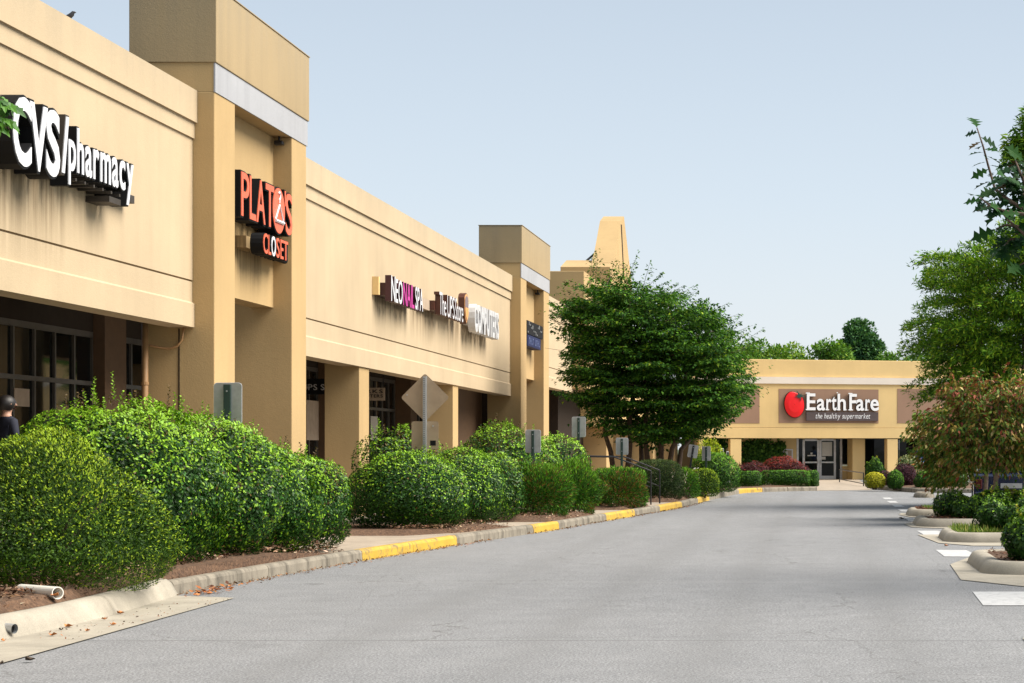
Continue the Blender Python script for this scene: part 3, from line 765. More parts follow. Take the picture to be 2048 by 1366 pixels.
mb = MB(); mb.box(UL, UR, 0.0, 0.6, zf0, zg); mb.build('fascia_beam', M['stucco_market'], mk, local=True, bevel=0.012)
mb = MB(); mb.box(UL, UR, 0.06, 0.58, zg + 0.001, zg + 0.019); mb.build('fascia_groove', M['stucco_taupe'], mk, local=True)
mb = MB(); mb.box(UL, UR, 0.61, 4.5, zf0 + 0.10, zf0 + 0.25); mb.build('arcade_ceiling', M['dark_soffit'], mk, local=True)
mb = MB(); mb.box(UL, UR, 0.61, 20, zb0, zb0 + 0.2); mb.build('roof', M['dark_soffit'], mk, local=True)
for p0, p1 in ((1395, 1519), (1557.6, 1757), (1794.7, 1900)):
    ebox('taupe_panel', 'stucco_taupe', p0, p1, 777.5, 846.5, 0.012, 0.05)
for p0, p1, w1 in ((1460.7, 1482.5, 0.55), (1774.5, 1795.5, 0.55), (1868, 1890, 0.55), (1398, 1407, 0.5)):
    ebox('pillar', 'stucco_market', p0, p1, 878, 976, 0.03, w1, bevel=0.012)
WD = 2.4
ebox('pillar', 'stucco_market', 1705, 1730, 878, 966, WD - 1.3, WD - 0.3, bevel=0.012)
zc = zf0 + 0.10
def ew(name, mat, p0, p1, py0, py1, d0=0.0, d1=0.12, parent=mk): return ebox(name, mat, p0, p1, py0, py1, WD + d0, WD + d1, parent, ref=WD)
ew('wall', 'stucco_market', 1390, 1593, 862, 968, 0, 0.25)
ew('wall', 'stucco_market', 1683, 1706, 932, 968, 0, 0.25)
ew('wall', 'stucco_market', 1728.5, 1900, 962, 972, 0, 0.25)
ew('wall', 'stucco_market', 1593, 1900, 862, 880, 0.07, 0.25)
dr = empty('entrance_doors', (0, WD, 0), 0, None, None, None, mk)
def dw(name, mat, p0, p1, py0, py1, d0, d1):
    a, z1 = EU(p0, py0, WD); b_, z0 = EU(p1, py1, WD); mb = MB(); mb.box(a, b_, d0, d1, z0, z1)
    return mb.build(name, M[mat], dr, local=True)
for p0, p1 in ((1593, 1597), (1680, 1684)): dw('jamb', 'alu_light', p0, p1, 877.3, 962, -0.03, 0.1)
for p0, p1 in ((1597.2, 1605), (1672, 1679.8)): dw('sidelight', 'glass', p0, p1, 878, 961, 0.02, 0.04)
for p0, p1 in ((1605.3, 1638.3), (1638.7, 1671.7)):
    dw('door_stile', 'alu_light', p0, p0 + 4.2, 879.5, 958.5, -0.02, 0.06); dw('door_stile', 'alu_light', p1 - 4.2, p1, 879.5, 958.5, -0.02, 0.06)
    dw('door_rail', 'alu_light', p0 + 4.25, p1 - 4.25, 877.5, 881.5, -0.018, 0.058); dw('door_rail', 'alu_light', p0 + 4.25, p1 - 4.25, 923.3, 926, -0.018, 0.058)
    dw('door_rail', 'alu_light', p0 + 4.25, p1 - 4.25, 951.5, 958.5, -0.018, 0.058)
    dw('door_glass', 'glass', p0 + 4.3, p1 - 4.3, 881.6, 923.2, 0.0, 0.02); dw('door_glass', 'glass', p0 + 4.3, p1 - 4.3, 926.1, 951.4, 0.0, 0.02)
for p0 in (1635.3, 1640.4): dw('door_handle', 'alu_light', p0, p0 + 1.6, 920, 929, -0.08, -0.045)
dw('threshold', 'store_wall', 1600, 1690, 958.7, 960, -0.3, 0.1)
for lab, p0, p1, q0, q1 in (('large white notice on the right door glass', 1644, 1664, 884, 912), ('small white card low on the right door glass', 1643, 1651, 913.5, 919), ('small white mark on the left door glass', 1621, 1625, 905, 909), ('thin white lettering strip on the left door glass', 1615, 1631, 910, 912.2)):
    a, z1 = EU(p0, q0, WD); b_, z0 = EU(p1, q1, WD)
    mb = MB(); mb.box(a, b_, -0.006, -0.002, z0, z1)
    o = mb.build('door_notice', M['paper'], dr, local=True); o['label'] = lab
win = empty('window', (0, WD, 0), 0, None, None, None, mk); dr_keep = dr; dr = win
dw('window_frame', 'alu_light', 1684.5, 1705, 928.5, 931, -0.02, 0.06); dw('pane', 'glass', 1684.5, 1705, 877.5, 928.4, 0.0, 0.02)
win2 = empty('window', (0, WD, 0), 0, None, None, None, mk); dr = win2
dw('pane', 'glass', 1729, 1798, 877.5, 960, 0.0, 0.02); dw('pane', 'glass', 1798.5, 1880, 877.5, 960, 0.0, 0.02)
dw('window_frame', 'alu_light', 1729, 1900, 960.3, 962, -0.02, 0.06)
a, z1 = EU(1565, 898, WD); b_, z0 = EU(1585, 923, WD)
nb = empty('notice_board', EO + Vector((a * ca - (WD - 0.1) * sa, a * sa + (WD - 0.1) * ca, z0)), AG, 'white framed notice board on the wall left of the doors', 'notice board')
mb = MB(); mb.box(0, b_ - a, 0.03, 0.085, 0, z1 - z0); mb.build('board_frame', M['white'], nb, local=True)
mb = MB(); mb.box(0.06, b_ - a - 0.06, 0.018, 0.028, 0.06, z1 - z0 - 0.06); mb.build('board_face', M['poster'], nb, local=True)
mb = MB(); mb.box(0.1, 0.26, 0.008, 0.016, 0.3, z1 - z0 - 0.12); mb.build('pinned_sheet', M['paper'], nb, local=True)
# the market sign
sg = empty('supermarket_sign', EO, AG, 'red tomato emblem with white serif letters EARTH FARE on a taupe panel', 'sign')
ux, zx = EU(1612.5, 819.7); ux2, zc2 = EU(1755.5, 786)
cap = zx * 0 + (EU(1612.5, 785.6)[1] - zx)
M['white_sign'] = plain('white_sign_face', (0.86, 0.86, 0.87), 0.35, var=0.02)
for ch, p0, p1 in (('E', 1612, 1629.5), ('a', 1632, 1648.5), ('r', 1651, 1661), ('t', 1661.5, 1671.5), ('h', 1673.5, 1690), ('F', 1697, 1712), ('a', 1710.5, 1726.5), ('r', 1729, 1738.5), ('e', 1739, 1756)):
    a, z0 = EU(p0, 819.7 + 0.008 * (p0 - 1612)); b_, _ = EU(p1, 820)
    text(sg, ch, (a, -0.02, z0), (1, 0, 0), (0, 0, 1), (0, -1, 0), b_ - a, cap, 0.14, M['white_sign'], M['return_black'], off=0.018, local=True)
    w_ = b_ - a; mb = MB()
    if ch in 'EF':
        mb.box(a - 0.045, a + 0.16, -0.1635, -0.04, z0 + cap - 0.045, z0 + cap + 0.012); mb.box(a - 0.045, a + (0.16 if ch == 'E' else 0.19), -0.1635, -0.04, z0 - 0.012, z0 + 0.045)
    elif ch in 'rh':
        mb.box(a - 0.04, a + 0.15, -0.1635, -0.04, z0 - 0.010, z0 + 0.04)
        if ch == 'h': mb.box(b_ - 0.13, b_ + 0.04, -0.1635, -0.04, z0 - 0.010, z0 + 0.04); mb.box(a - 0.05, a + 0.02, -0.1635, -0.04, z0 + cap * 1.0, z0 + cap * 1.045)
    if mb.v: mb.build('letter_serif', M['white_sign'], sg, local=True)
a, z1 = EU(1611.5, 823.8); b_, z0 = EU(1755, 842)
mb = MB(); mb.box(a, b_, -0.12, 0.0, z0, z1); mb.build('plaque', M['plaque'], sg, local=True, bevel=0.01)
a2, zt2 = EU(1630, 837.0); b2, _ = EU(1739, 837)
text(sg, 'the healthy supermarket', (a2, -0.121, zt2), (1, 0, 0), (0, 0, 1), (0, -1, 0), b2 - a2, 0.29, 0.012, M['white_sign'], M['white_sign'], off=-0.004, shear=0.25, gap=0.07, local=True)
# tomato: a plump dished disc with a dark rim, calyx and crease
u0, z0 = EU(1587.3, 808.7); ru, rz_ = 0.53, 0.69
mb = MB(); ring = []
for k in range(28):
    a = 2 * math.pi * k / 28
    rr = 1 - 0.10 * max(0, math.cos(a - R(72))) ** 8
    ring.append((u0 + ru * rr * math.cos(a) + 0.06 * math.sin(a) * -0.6, z0 + rz_ * rr * math.sin(a)))
mb.prism([(p[0], 0.0, p[1]) for p in ring], [(p[0], -0.13, p[1]) for p in ring]); mb.build('emblem_return', M['return_black'], sg, local=True)
mb = MB()
for s0, s1, d0, d1 in ((0.97, 0.93, -0.131, -0.155), (0.93, 0.6, -0.155, -0.20), (0.6, 0.02, -0.20, -0.215)):
    for k in range(28):
        p, q = ring[k], ring[(k + 1) % 28]
        g_ = lambda r_, s_, d_: (u0 + (r_[0] - u0) * s_, d_, z0 + (r_[1] - z0) * s_)
        mb.poly([g_(p, s0, d0), g_(q, s0, d0), g_(q, s1, d1), g_(p, s1, d1)])
mb.build('tomato_body', M['red'], sg, local=True, smooth=True)
mb = MB(); cx, cz = u0 + 0.24, z0 + 0.42
tips = [(110, 0.42), (150, 0.22), (200, 0.25), (240, 0.22), (285, 0.36), (335, 0.30), (10, 0.36), (50, 0.22)]
star = []
for k, (dg_, rr) in enumerate(tips):
    a = R(dg_); star.append((cx + rr * math.cos(a), cz + rr * math.sin(a) * 0.72))
    nx_ = tips[(k + 1) % len(tips)][0] + (360 if k == len(tips) - 1 and False else 0)
    a2_ = R((dg_ + (nx_ if nx_ > dg_ else nx_ + 360)) / 2); star.append((cx + 0.10 * math.cos(a2_), cz + 0.08 * math.sin(a2_)))
mb.prism([(p[0], -0.205, p[1]) for p in star], [(p[0], -0.235, p[1]) for p in star]); mb.build('tomato_calyx', M['leafsign'], sg, local=True)
# forecourt rail
def frail(px0, py0, px1, py1, Y0, Y1, lab, zb):
    r = empty('ramp_railing', at(px0, py1, Y0), 0, lab, 'railing')
    a, b_ = at(px0, py0, Y0), at(px1, py1, Y1)
    mb = MB(); mb.tube([(a.x, a.y, 0.02), a, b_, (b_.x, b_.y, 0.02)], 0.024, 8); mb.build('top_rail', M['black_metal'], r)
    mb = MB(); mb.tube([a - Vector((0, 0, 0.45)), b_ - Vector((0, 0, 0.45))], 0.02, 8); mb.build('low_rail', M['black_metal'], r)
frail(1679, 939, 1727, 946, 96, 86, 'black pipe railing right of the path to the supermarket doors', 0)
frail(1606, 934, 1632, 944, 97, 90, 'black pipe railing left of the supermarket doors behind the hedge', 0)

# ------------------------------------------------------------------ signs on the strip
XD, UP, ND = (0, 1, 0), (0, 0, 1), (1, 0, 0)
def on(px, X): return X * F / (px - 1640)
s1 = empty('pharmacy_sign', (-9.9, 26.3, 5.0), 0, 'white CVS/PHARMACY channel letters with dark returns on the near fascia', 'sign')
Xb = -9.80; dpt = 0.28; Xf = Xb + dpt
for ch, p0, p1 in (('C', 24.6, 61.5), ('V', 58.5, 94), ('S', 91, 118.5)):
    y0, y1 = on(p0, Xf), on(p1, Xf)
    text(s1, ch, (Xb, y0, 5.01), XD, UP, ND, y1 - y0, 0.80, dpt, M['white'], M['return_black'], off=0.028, rim=0.055)
y0, y1 = on(122.5, Xf), on(136.5, Xf)
text(s1, '/', (Xb, y0, 5.10), XD, UP, ND, y1 - y0, 0.70, dpt, M['white'], M['return_dark'], off=0.028, rim=0.055)
y0, y1 = on(141, Xf), on(273.5, Xf)
text(s1, 'pharmacy', (Xb, y0 + 0.06, 5.165), XD, UP, ND, y1 - y0 - 0.06, 0.595, dpt * 0.8, M['white'], M['return_black'], off=0.014, rim=0.038, gap=0.09)
mb = MB()
mb.box(-9.944, -9.80, on(-30, -9.8), on(140, -9.8), 5.12, 5.60); mb.build('raceway', M['return_dark'], s1)
mb = MB(); mb.box(-9.944, -9.78, on(130, -9.8), on(266, -9.8), 5.09, 5.20)
for k in range(7):
    yk = 26.1 + k * 0.33; mb.box(-9.93, -9.60, yk, yk + 0.05, 5.05, 5.088)
mb.box(-9.944, -9.62, 27.75, 28.2, 4.94, 5.02); mb.build('raceway', M['return_dark'], s1)

s2 = empty('clothes_shop_sign', (-9.9, 35.4, 5.0), 0, "orange PLATO'S CLOSET letters with a hanger disc on the near tower", 'sign')
Xb = -9.86; dpt = 0.30; Xf = Xb + dpt
for ch, p0, p1 in (('P', 481.5, 497.5), ('L', 498.5, 510.5), ('A', 512, 529.5), ('T', 530.5, 547)):
    y0, y1 = on(p0, Xf), on(p1, Xf)
    text(s2, ch, (Xb, y0, 5.455), XD, UP, ND, y1 - y0, 0.765, dpt, M['orange'], M['return_black'], off=0.006, rim=0.03)
text(s2, 'S', (Xb, on(570.5, Xf), 5.45), XD, UP, ND, on(583.5, Xf) - on(570.5, Xf), 0.765, dpt, M['orange'], M['return_black'], off=0.006, rim=0.03)
text(s2, "'", (Xb, on(568.5, Xf), 5.455), XD, UP, ND, 0.07, 0.75, dpt, M['orange'], M['return_black'], off=0.006, rim=0.03)
def disc(parent, yc, zc_, r_, x0, x1, mat, name, n=32, rz_=None):
    mb = MB(); rz_ = rz_ or r_
    rg = [(yc + r_ * math.cos(2 * math.pi * k / n), zc_ + rz_ * math.sin(2 * math.pi * k / n)) for k in range(n)]
    mb.prism([(x0, a, b_) for a, b_ in rg], [(x1, a, b_) for a, b_ in rg]); return mb.build(name, mat, parent)
yc = (on(544.6, Xf) + on(568.4, Xf)) / 2
disc(s2, yc, 5.795, 0.425, Xb, Xf, M['return_black'], 'disc_return'); disc(s2, yc, 5.795, 0.40, Xf - 0.001, Xf + 0.012, M['orange'], 'disc_face')
mb = MB(); xh = Xf + 0.022
hk = [(yc, 5.93), (yc, 5.99), (yc + 0.045, 6.03), (yc + 0.05, 6.09), (yc, 6.125), (yc - 0.05, 6.09)]
mb.tube([(xh, a, b_) for a, b_ in hk], 0.017, 6)
mb.tube([(xh, yc - 0.27, 5.62), (xh, yc, 5.90), (xh, yc + 0.27, 5.62)], 0.018, 6)
mb.tube([(xh, yc - 0.28, 5.60), (xh, yc + 0.28, 5.60)], 0.03, 6)
mb.build('hanger_mark', M['white'], s2)
mb = MB(); mb.box(-9.938, -9.75, on(484, -9.75), on(580, -9.75), 5.50, 6.02); mb.build('raceway', M['return_black'], s2)
Xf = -9.50; Xb = -9.72
cl = [('C', 525.8, 534.6), ('L', 535.8, 541.2), ('O', 542, 550.6), ('S', 551.6, 558), ('E', 559.8, 565.8), ('T', 566, 575)]
for ch, p0, p1 in cl:
    text(s2, ch, (Xb, on(p0, Xf), 4.945), XD, UP, ND, on(p1, Xf) - on(p0, Xf), 0.355, 0.22, M['white'] if ch == 'O' else M['orange'], M['return_black'], off=0.006, rim=0.03)
mb = MB(); mb.box(-9.938, -9.721, on(507, -9.72) - 0.45, on(575, -9.72), 5.01, 5.21); mb.build('raceway_box', M['stucco_tower'], s2)
mb = MB(); mb.box(-9.72, -9.60, on(522, -9.6), on(577, -9.6), 4.93, 5.31); mb.build('backing', M['return_black'], s2, bevel=0.05)

s3 = empty('nail_salon_sign', (-9.9, 47.4, 4.9), 0, 'white and magenta NEO NAIL SPA letters with maroon returns', 'sign')
Xb, Xf = -9.69, -9.55
W, K = M['white'], M['pink']
y0, y1 = on(782.7, Xf), on(846, Xf)
text(s3, 'NEO', (Xb, y0, 4.90), XD, UP, ND, (y1 - y0) * 0.34, 0.55, 0.14, W, M['return_maroon'], off=0.012, gap=0.07, caps=[1.08, 1, 1])
text(s3, 'NAIL', (Xb, y0 + (y1 - y0) * 0.36, 4.90), XD, UP, ND, (y1 - y0) * 0.35, 0.55, 0.14, K, M['return_maroon'], off=0.012, gap=0.07)
text(s3, 'SPA', (Xb, y0 + (y1 - y0) * 0.745, 4.90), XD, UP, ND, (y1 - y0) * 0.255, 0.55, 0.14, W, M['return_maroon'], off=0.012, gap=0.07)
mb = MB(); mb.box(-9.943, -9.691, y0 + 0.04, y1, 5.02, 5.30); mb.build('raceway', M['return_maroon'], s3)
mb = MB(); mb.box(-9.943, -9.80, y0 - 0.16, y0 - 0.02, 5.02, 5.42); mb.build('mounting_tab', M['stucco_market'], s3)

s4 = empty('parcel_shop_sign', (-9.9, 53.4, 4.95), 0, 'white THE UPS STORE letters with brown returns and a brown and gold shield', 'sign')
y0, y1 = on(879, Xf), on(926.5, Xf); L_ = y1 - y0
text(s4, 'The', (Xb, y0, 4.98), XD, UP, ND, L_ * 0.27, 0.60, 0.14, W, M['return_brown'], gap=0.05)
text(s4, 'UPS', (Xb, y0 + L_ * 0.32, 4.98), XD, UP, ND, L_ * 0.30, 0.60, 0.14, W, M['return_brown'], gap=0.05)
text(s4, 'Store', (Xb, y0 + L_ * 0.65, 4.98), XD, UP, ND, L_ * 0.35, 0.60, 0.14, W, M['return_brown'], gap=0.05)
mb = MB(); mb.box(-9.943, -9.691, y0 + 0.03, y1, 5.08, 5.32); mb.build('raceway', M['return_brown'], s4)
mb = MB(); mb.box(-9.943, -9.80, y0 - 1.0, y0, 5.06, 5.32); mb.build('junction_box', M['poster'], s4)
ys, zs = on(932.6, Xf), 5.38
shp = [(-0.30, 0.28), (-0.22, 0.37), (0, 0.42), (0.22, 0.37), (0.30, 0.28), (0.30, -0.12), (0.2, -0.28), (0, -0.42), (-0.2, -0.28), (-0.30, -0.12)]
def shield(s_, x0, x1, mat, nm, cut=None):
    pts = [(a * s_, b_ * s_) for a, b_ in shp]
    if cut is not None: pts = [(a, min(b_, cut)) for a, b_ in pts]
    mb = MB(); mb.prism([(x0, ys + a, zs + b_) for a, b_ in pts], [(x1, ys + a, zs + b_) for a, b_ in pts]); mb.build(nm, mat, s4)
shield(1.0, -9.72, Xf, M['return_brown'], 'shield_body'); shield(0.93, Xf - 0.002, Xf + 0.008, M['gold'], 'shield_border')
shield(0.82, Xf + 0.006, Xf + 0.016, M['shield_grey'], 'shield_field'); shield(0.78, Xf + 0.014, Xf + 0.024, M['gold'], 'shield_lower', 0.02)

s5 = empty('computer_shop_sign', (-9.9, 58.8, 4.85), 0, 'weathered all white COMPUTERS letters beside the far tower', 'sign')
y0, y1 = on(949.7, Xf), on(998, Xf)
text(s5, 'COMPUTERS', (-9.75, y0, 4.87), XD, UP, ND, y1 - y0, 0.76, 0.20, M['offwhite'], M['offwhite'], off=0.03, gap=0.04)
mb = MB(); mb.box(-9.943, -9.751, y0 + 0.1, y1 - 0.2, 5.05, 5.35); mb.build('backing', M['offwhite'], s5)

s6 = empty('black_tower_sign', (-9.8, 70, 5.4), 0, 'small black wall sign with white flecked lettering on the far tower', 'sign')
Xf = -9.62
y0, y1 = on(1054, Xf), on(1085.5, Xf)
mb = MB(); mb.box(-9.938, Xf, y0, y1, 5.38, 5.82); mb.build('sign_box', M['return_black'], s6)
for k in range(13):
    yy = y0 + 0.12 + k * (y1 - y0 - 0.3) / 13
    mb = MB(); z0_ = 5.42 + 0.085 * ((k * 7 + k // 2) % 4); h_ = (0.05, 0.12, 0.05, 0.07)[(k * 5 + k // 3) % 4]
    mb.box(Xf + 0.001, Xf + 0.02, yy, yy + (0.10, 0.05, 0.08, 0.06)[(k * 3) % 4], z0_, z0_ + h_); mb.build('letter_stroke', M['sign_back'], s6)
s7 = empty('blue_tower_sign', (-9.8, 70, 4.9), 0, 'dark blue box sign with pale blue lettering under the black tower sign', 'sign')
y0, y1 = on(1055, Xf), on(1081.5, Xf)
mb = MB(); mb.box(-9.938, Xf, y0, y1, 4.98, 5.36); mb.build('sign_box', M['blue_box'], s7, bevel=0.02)
for k in range(9):
    if k == 4: continue
    yy = y0 + 0.3 + k * (y1 - y0 - 0.6) / 9; mb = MB()
    mb.box(Xf + 0.001, Xf + 0.012, yy, yy + 0.07, 5.06, 5.28)
    mb.box(Xf + 0.0015, Xf + 0.0115, yy + 0.072, yy + 0.18, (5.23, 5.15, 5.06)[k % 3], (5.28, 5.20, 5.11)[k % 3]); mb.build('letter_stroke', M['blue_mark'], s7)

# hanging blade signs below the canopy (they face along the walkway)
hs = empty('hanging_letters_sign', (-11.6, 47.0, 3.0), 0, 'dark hanging board with pale UPS STORE letters under the canopy', 'sign')
YH = 47.0; k = YH / F
x0 = (603.5 - 1640) * k; z0 = 1.6 + (897 - 780) * k
mb = MB(); mb.box(x0 - 0.1, x0 + 1.25, YH, YH + 0.04, z0 - 0.10, z0 + 0.26); mb.build('board', M['return_black'], hs)
text(hs, 'UPS STORE', (x0, YH - 0.001, z0), (1, 0, 0), UP, (0, -1, 0), 1.10, 0.14, 0.01, M['offwhite'], M['offwhite'], off=0.01, gap=0.12)
mb = MB(); mb.box(x0, x0 + 0.02, YH + 0.01, YH + 0.03, z0 + 0.26, 4.0); mb.box(x0 + 1.1, x0 + 1.12, YH + 0.01, YH + 0.03, z0 + 0.26, 4.0); mb.build('hanger_rod', M['black_metal'], hs)
hc = empty('hanging_board_sign', (-11.3, 53, 3.0), 0, 'pale hanging board with dark letters behind the square column', 'sign')
YH = 52.5; k = YH / F; xr = (769.5 - 1640) * k; z1_ = 1.6 + (897 - 775.5) * k; z0_ = 1.6 + (897 - 801) * k
mb = MB(); mb.box(xr - 0.95, xr, YH, YH + 0.04, z0_, z1_); mb.build('board', M['poster'], hc)
text(hc, 'RKS', (xr - 0.47, YH - 0.001, z0_ + 0.19), (1, 0, 0), UP, (0, -1, 0), 0.42, 0.095, 0.008, M['return_black'], M['return_black'], off=0.01, gap=0.12)
text(hc, 'COMPUTERS', (xr - 0.90, YH - 0.001, z0_ + 0.075), (1, 0, 0), UP, (0, -1, 0), 0.85, 0.085, 0.008, M['return_black'], M['return_black'], off=0.01, gap=0.1)
mb = MB(); mb.box(xr - 0.05, xr - 0.03, YH + 0.01, YH + 0.03, z1_, 4.0); mb.box(xr - 0.9, xr - 0.88, YH + 0.01, YH + 0.03, z1_, 4.0); mb.build('hanger_rod', M['black_metal'], hc)

# ------------------------------------------------------------------ road signs seen from behind
def rplate(mb, c, w_, h_, y, r_=0.04, rot=0.0, th=0.004):
    ring = rrect(-w_ / 2, w_ / 2, -h_ / 2, h_ / 2, r_, 4); cr, sr = math.cos(rot), math.sin(rot)
    pts = [(c[0] + a * cr - b_ * sr, c[1] + a * sr + b_ * cr) for a, b_ in ring]
    mb.prism([(a, y, b_) for a, b_ in pts], [(a, y + th, b_) for a, b_ in pts])
d = empty('diamond_road_sign', at(850, 950, 36.8).xy.to_3d(), 0, 'back of a tan diamond road sign above a square plate on a perforated post', 'road sign')
cx = at(850, 795, 36.8)
mb = MB(); rplate(mb, (cx.x, cx.z), 0.617, 0.617, 36.8, 0.045, R(45)); mb.build('diamond_plate', M['sign_back_tan'], d)
c2 = at(850, 870.5, 36.8)
mb = MB(); rplate(mb, (c2.x + 0.0, c2.z), 0.485, 0.50, 36.8, 0.04); mb.build('square_plate', M['sign_back_tan'], d)
p0 = at(847, 754, 36.75); p1 = at(852, 754, 36.75)
mb = MB(); xa, xb_ = cx.x - 0.028, cx.x + 0.034
mb.box(xa, xb_, 36.74, 36.796, 0.1, at(850, 753, 36.8).z); mb.build('post', M['galv'], d)
mb = MB()
for k in range(70):
    zz = 0.5 + k * 0.034
    if zz < at(850, 755, 36.8).z: mb.box(xa + 0.014, xa + 0.030, 36.737, 36.742, zz, zz + 0.017)
o = mb.build('post_holes', M['return_black'], d); o['kind'] = 'stuff'
st_ = at(866, 886, 36.8)
mb = MB(); mb.box(st_.x - 0.05, st_.x + 0.05, 36.795, 36.799, st_.z - 0.045, st_.z + 0.045); mb.build('sticker', M['return_black'], d)
for px, py in ((866, 852), (814, 790), (850, 758)):
    q = at(px, py, 36.8); mb = MB(); mb.tube([(q.x, 36.8, q.z), (q.x, 36.785, q.z)], 0.012, 8); mb.build('bolt', M['galv'], d)
def plate_sign(px0, px1, py0, py1, Y, label, post='green_post', back='sign_back', tilt=0.0, zbase=0.15, yaw=0.0, postw=0.05):
    c = at((px0 + px1) / 2, (py0 + py1) / 2, Y); w_ = (px1 - px0) / F * Y; h_ = (py1 - py0) / F * Y
    r = empty('parking_sign', (c.x, Y, zbase), yaw, label, 'road sign', 'small parking signs on posts')
    zc_ = c.z - zbase
    mb = MB(); rplate(mb, (0, zc_), w_, h_, 0.0, min(w_, h_) * 0.13); mb.build('plate', M[back], r, local=True)
    mb = MB(); rplate(mb, (0, zc_), w_ + 0.012, h_ + 0.012, 0.006, min(w_, h_) * 0.13); mb.build('plate_edge', M['white'], r, local=True)
    mb = MB(); mb.box(-postw / 2, postw / 2, -0.045, -0.002, -0.1, zc_ + h_ * 0.5 - 0.02); mb.box(-postw / 2 - 0.012, -postw / 2, -0.012, -0.003, -0.1, zc_ + h_ * 0.5 - 0.02)
    mb.build('post', M[post], r, local=True)
    for dz in (-0.3, 0.3):
        mb = MB(); mb.tube([(0, -0.045, zc_ + dz * h_), (0, -0.056, zc_ + dz * h_)], 0.011, 8); mb.build('bolt', M['galv'], r, local=True)
    if tilt: r.rotation_euler = (0, tilt, yaw)
    return r
plate_sign(428, 483, 766, 848, 27.0, 'grey sign back rising out of the tall hedge by the near tower', postw=0.085)
plate_sign(1051, 1081, 860, 905, 44.4, 'grey sign back standing above the feathery juniper')
plate_sign(1144, 1171, 834, 874, 51.0, 'grey sign back on the tall green post before the dark archway')
plate_sign(1232, 1256, 876, 909, 51.5, 'pale sign back over the clipped juniper in front of the multi trunk tree')
plate_sign(1362, 1381, 889, 914, 62.0, 'small sign on a leaning dark post right of the tree trunks', post='black_metal', tilt=R(9), back='sign_back')
plate_sign(1404, 1421, 893, 921, 63.5, 'small sign back in front of the large round shrub before the supermarket')
plate_sign(1440, 1449, 897, 916, 77, 'narrow grey sign behind the round shrub, left of the pillar', yaw=R(50))
plate_sign(1452, 1459, 903, 918, 80, 'narrowest grey sign next to the supermarket pillar', yaw=R(55))

# ------------------------------------------------------------------ foliage tools
def unit(n):
    v_ = rng.normal(size=(n, 3)); return v_ / np.linalg.norm(v_, axis=1, keepdims=True)
def nrm(a): return a / (np.linalg.norm(a, axis=1, keepdims=True) + 1e-9)
def leaves(P, D, U, L, Wd, C, fold=0.25, droop=0.0):
    """P base, D pointing, U upper side, L length, Wd width, C colour -> two folded triangles each"""
    n = len(P); D = nrm(D); S = nrm(np.cross(D, U)); U = np.cross(S, D)
    L = L[:, None]; Wd = Wd[:, None]
    mid = P + D * L * 0.45
    a = mid + S * Wd * 0.5 + U * Wd * fold * 0.5; b_ = mid - S * Wd * 0.5 + U * Wd * fold * 0.5
    tip = P + D * L - U * L * droop
    V = np.stack([P, a, tip, b_], 1).reshape(-1, 3)
    i = np.arange(n)[:, None] * 4
    Fc = np.concatenate([i + [0, 1, 2], i + [0, 2, 3]], 1).reshape(-1, 3)
    return V, Fc, np.repeat(C, 4, axis=0)
def join_leaves(parts):
    V = []; Fc = []; C = []; b0 = 0
    for v_, f_, c_ in parts:
        V.append(v_); Fc.append(f_ + b0); C.append(c_); b0 += len(v_)
    return np.concatenate(V), np.concatenate(Fc), np.concatenate(C)
def palette(n, pal, wts):
    pal = np.array(pal); k = rng.choice(len(pal), size=n, p=np.array(wts) / np.sum(wts))
    c = pal[k] * 1.1 * rng.uniform(0.72, 1.3, (n, 1)) * rng.uniform(0.93, 1.07, (n, 3))
    return np.clip(c, 0.004, 0.9)
def clump(P, seed, scale):
    r_ = np.random.default_rng(seed); s = np.zeros(len(P))
    for k in range(7):
        w_ = r_.normal(size=3) * scale; s += np.sin(P @ w_ + r_.uniform(0, 6.28))
    return s / 7 ** 0.5
HOLLY = dict(dark=(0.012, 0.045, 0.006), mid=(0.028, 0.095, 0.010), new=(0.20, 0.37, 0.018), brown=(0.11, 0.07, 0.025))
YEW = dict(dark=(0.016, 0.042, 0.006), mid=(0.052, 0.110, 0.009), new=(0.23, 0.33, 0.016), brown=(0.2, 0.2, 0.03))
JUNI = dict(dark=(0.022, 0.065, 0.009), mid=(0.050, 0.145, 0.013), new=(0.13, 0.29, 0.018), brown=(0.17, 0.08, 0.028))
DYEW = dict(dark=(0.018, 0.036, 0.012), mid=(0.034, 0.060, 0.018), new=(0.075, 0.11, 0.028), brown=(0.1, 0.08, 0.03))
BOXW = dict(dark=(0.016, 0.050, 0.008), mid=(0.036, 0.105, 0.012), new=(0.11, 0.26, 0.018), brown=(0.1, 0.1, 0.03))
LIME = dict(dark=(0.09, 0.16, 0.014), mid=(0.22, 0.32, 0.02), new=(0.42, 0.50, 0.03), brown=(0.2, 0.2, 0.03))
BARB = dict(dark=(0.045, 0.014, 0.016), mid=(0.085, 0.024, 0.025), new=(0.28, 0.04, 0.03), brown=(0.10, 0.03, 0.04))
PURP = dict(dark=(0.030, 0.012, 0.018), mid=(0.055, 0.020, 0.032), new=(0.10, 0.03, 0.045), brown=(0.1, 0.03, 0.04))
GOLD = dict(dark=(0.15, 0.16, 0.015), mid=(0.34, 0.33, 0.02), new=(0.52, 0.48, 0.03), brown=(0.2, 0.2, 0.03))
GLOSS = dict(dark=(0.016, 0.052, 0.008), mid=(0.034, 0.095, 0.012), new=(0.15, 0.28, 0.020), brown=(0.3, 0.3, 0.03))

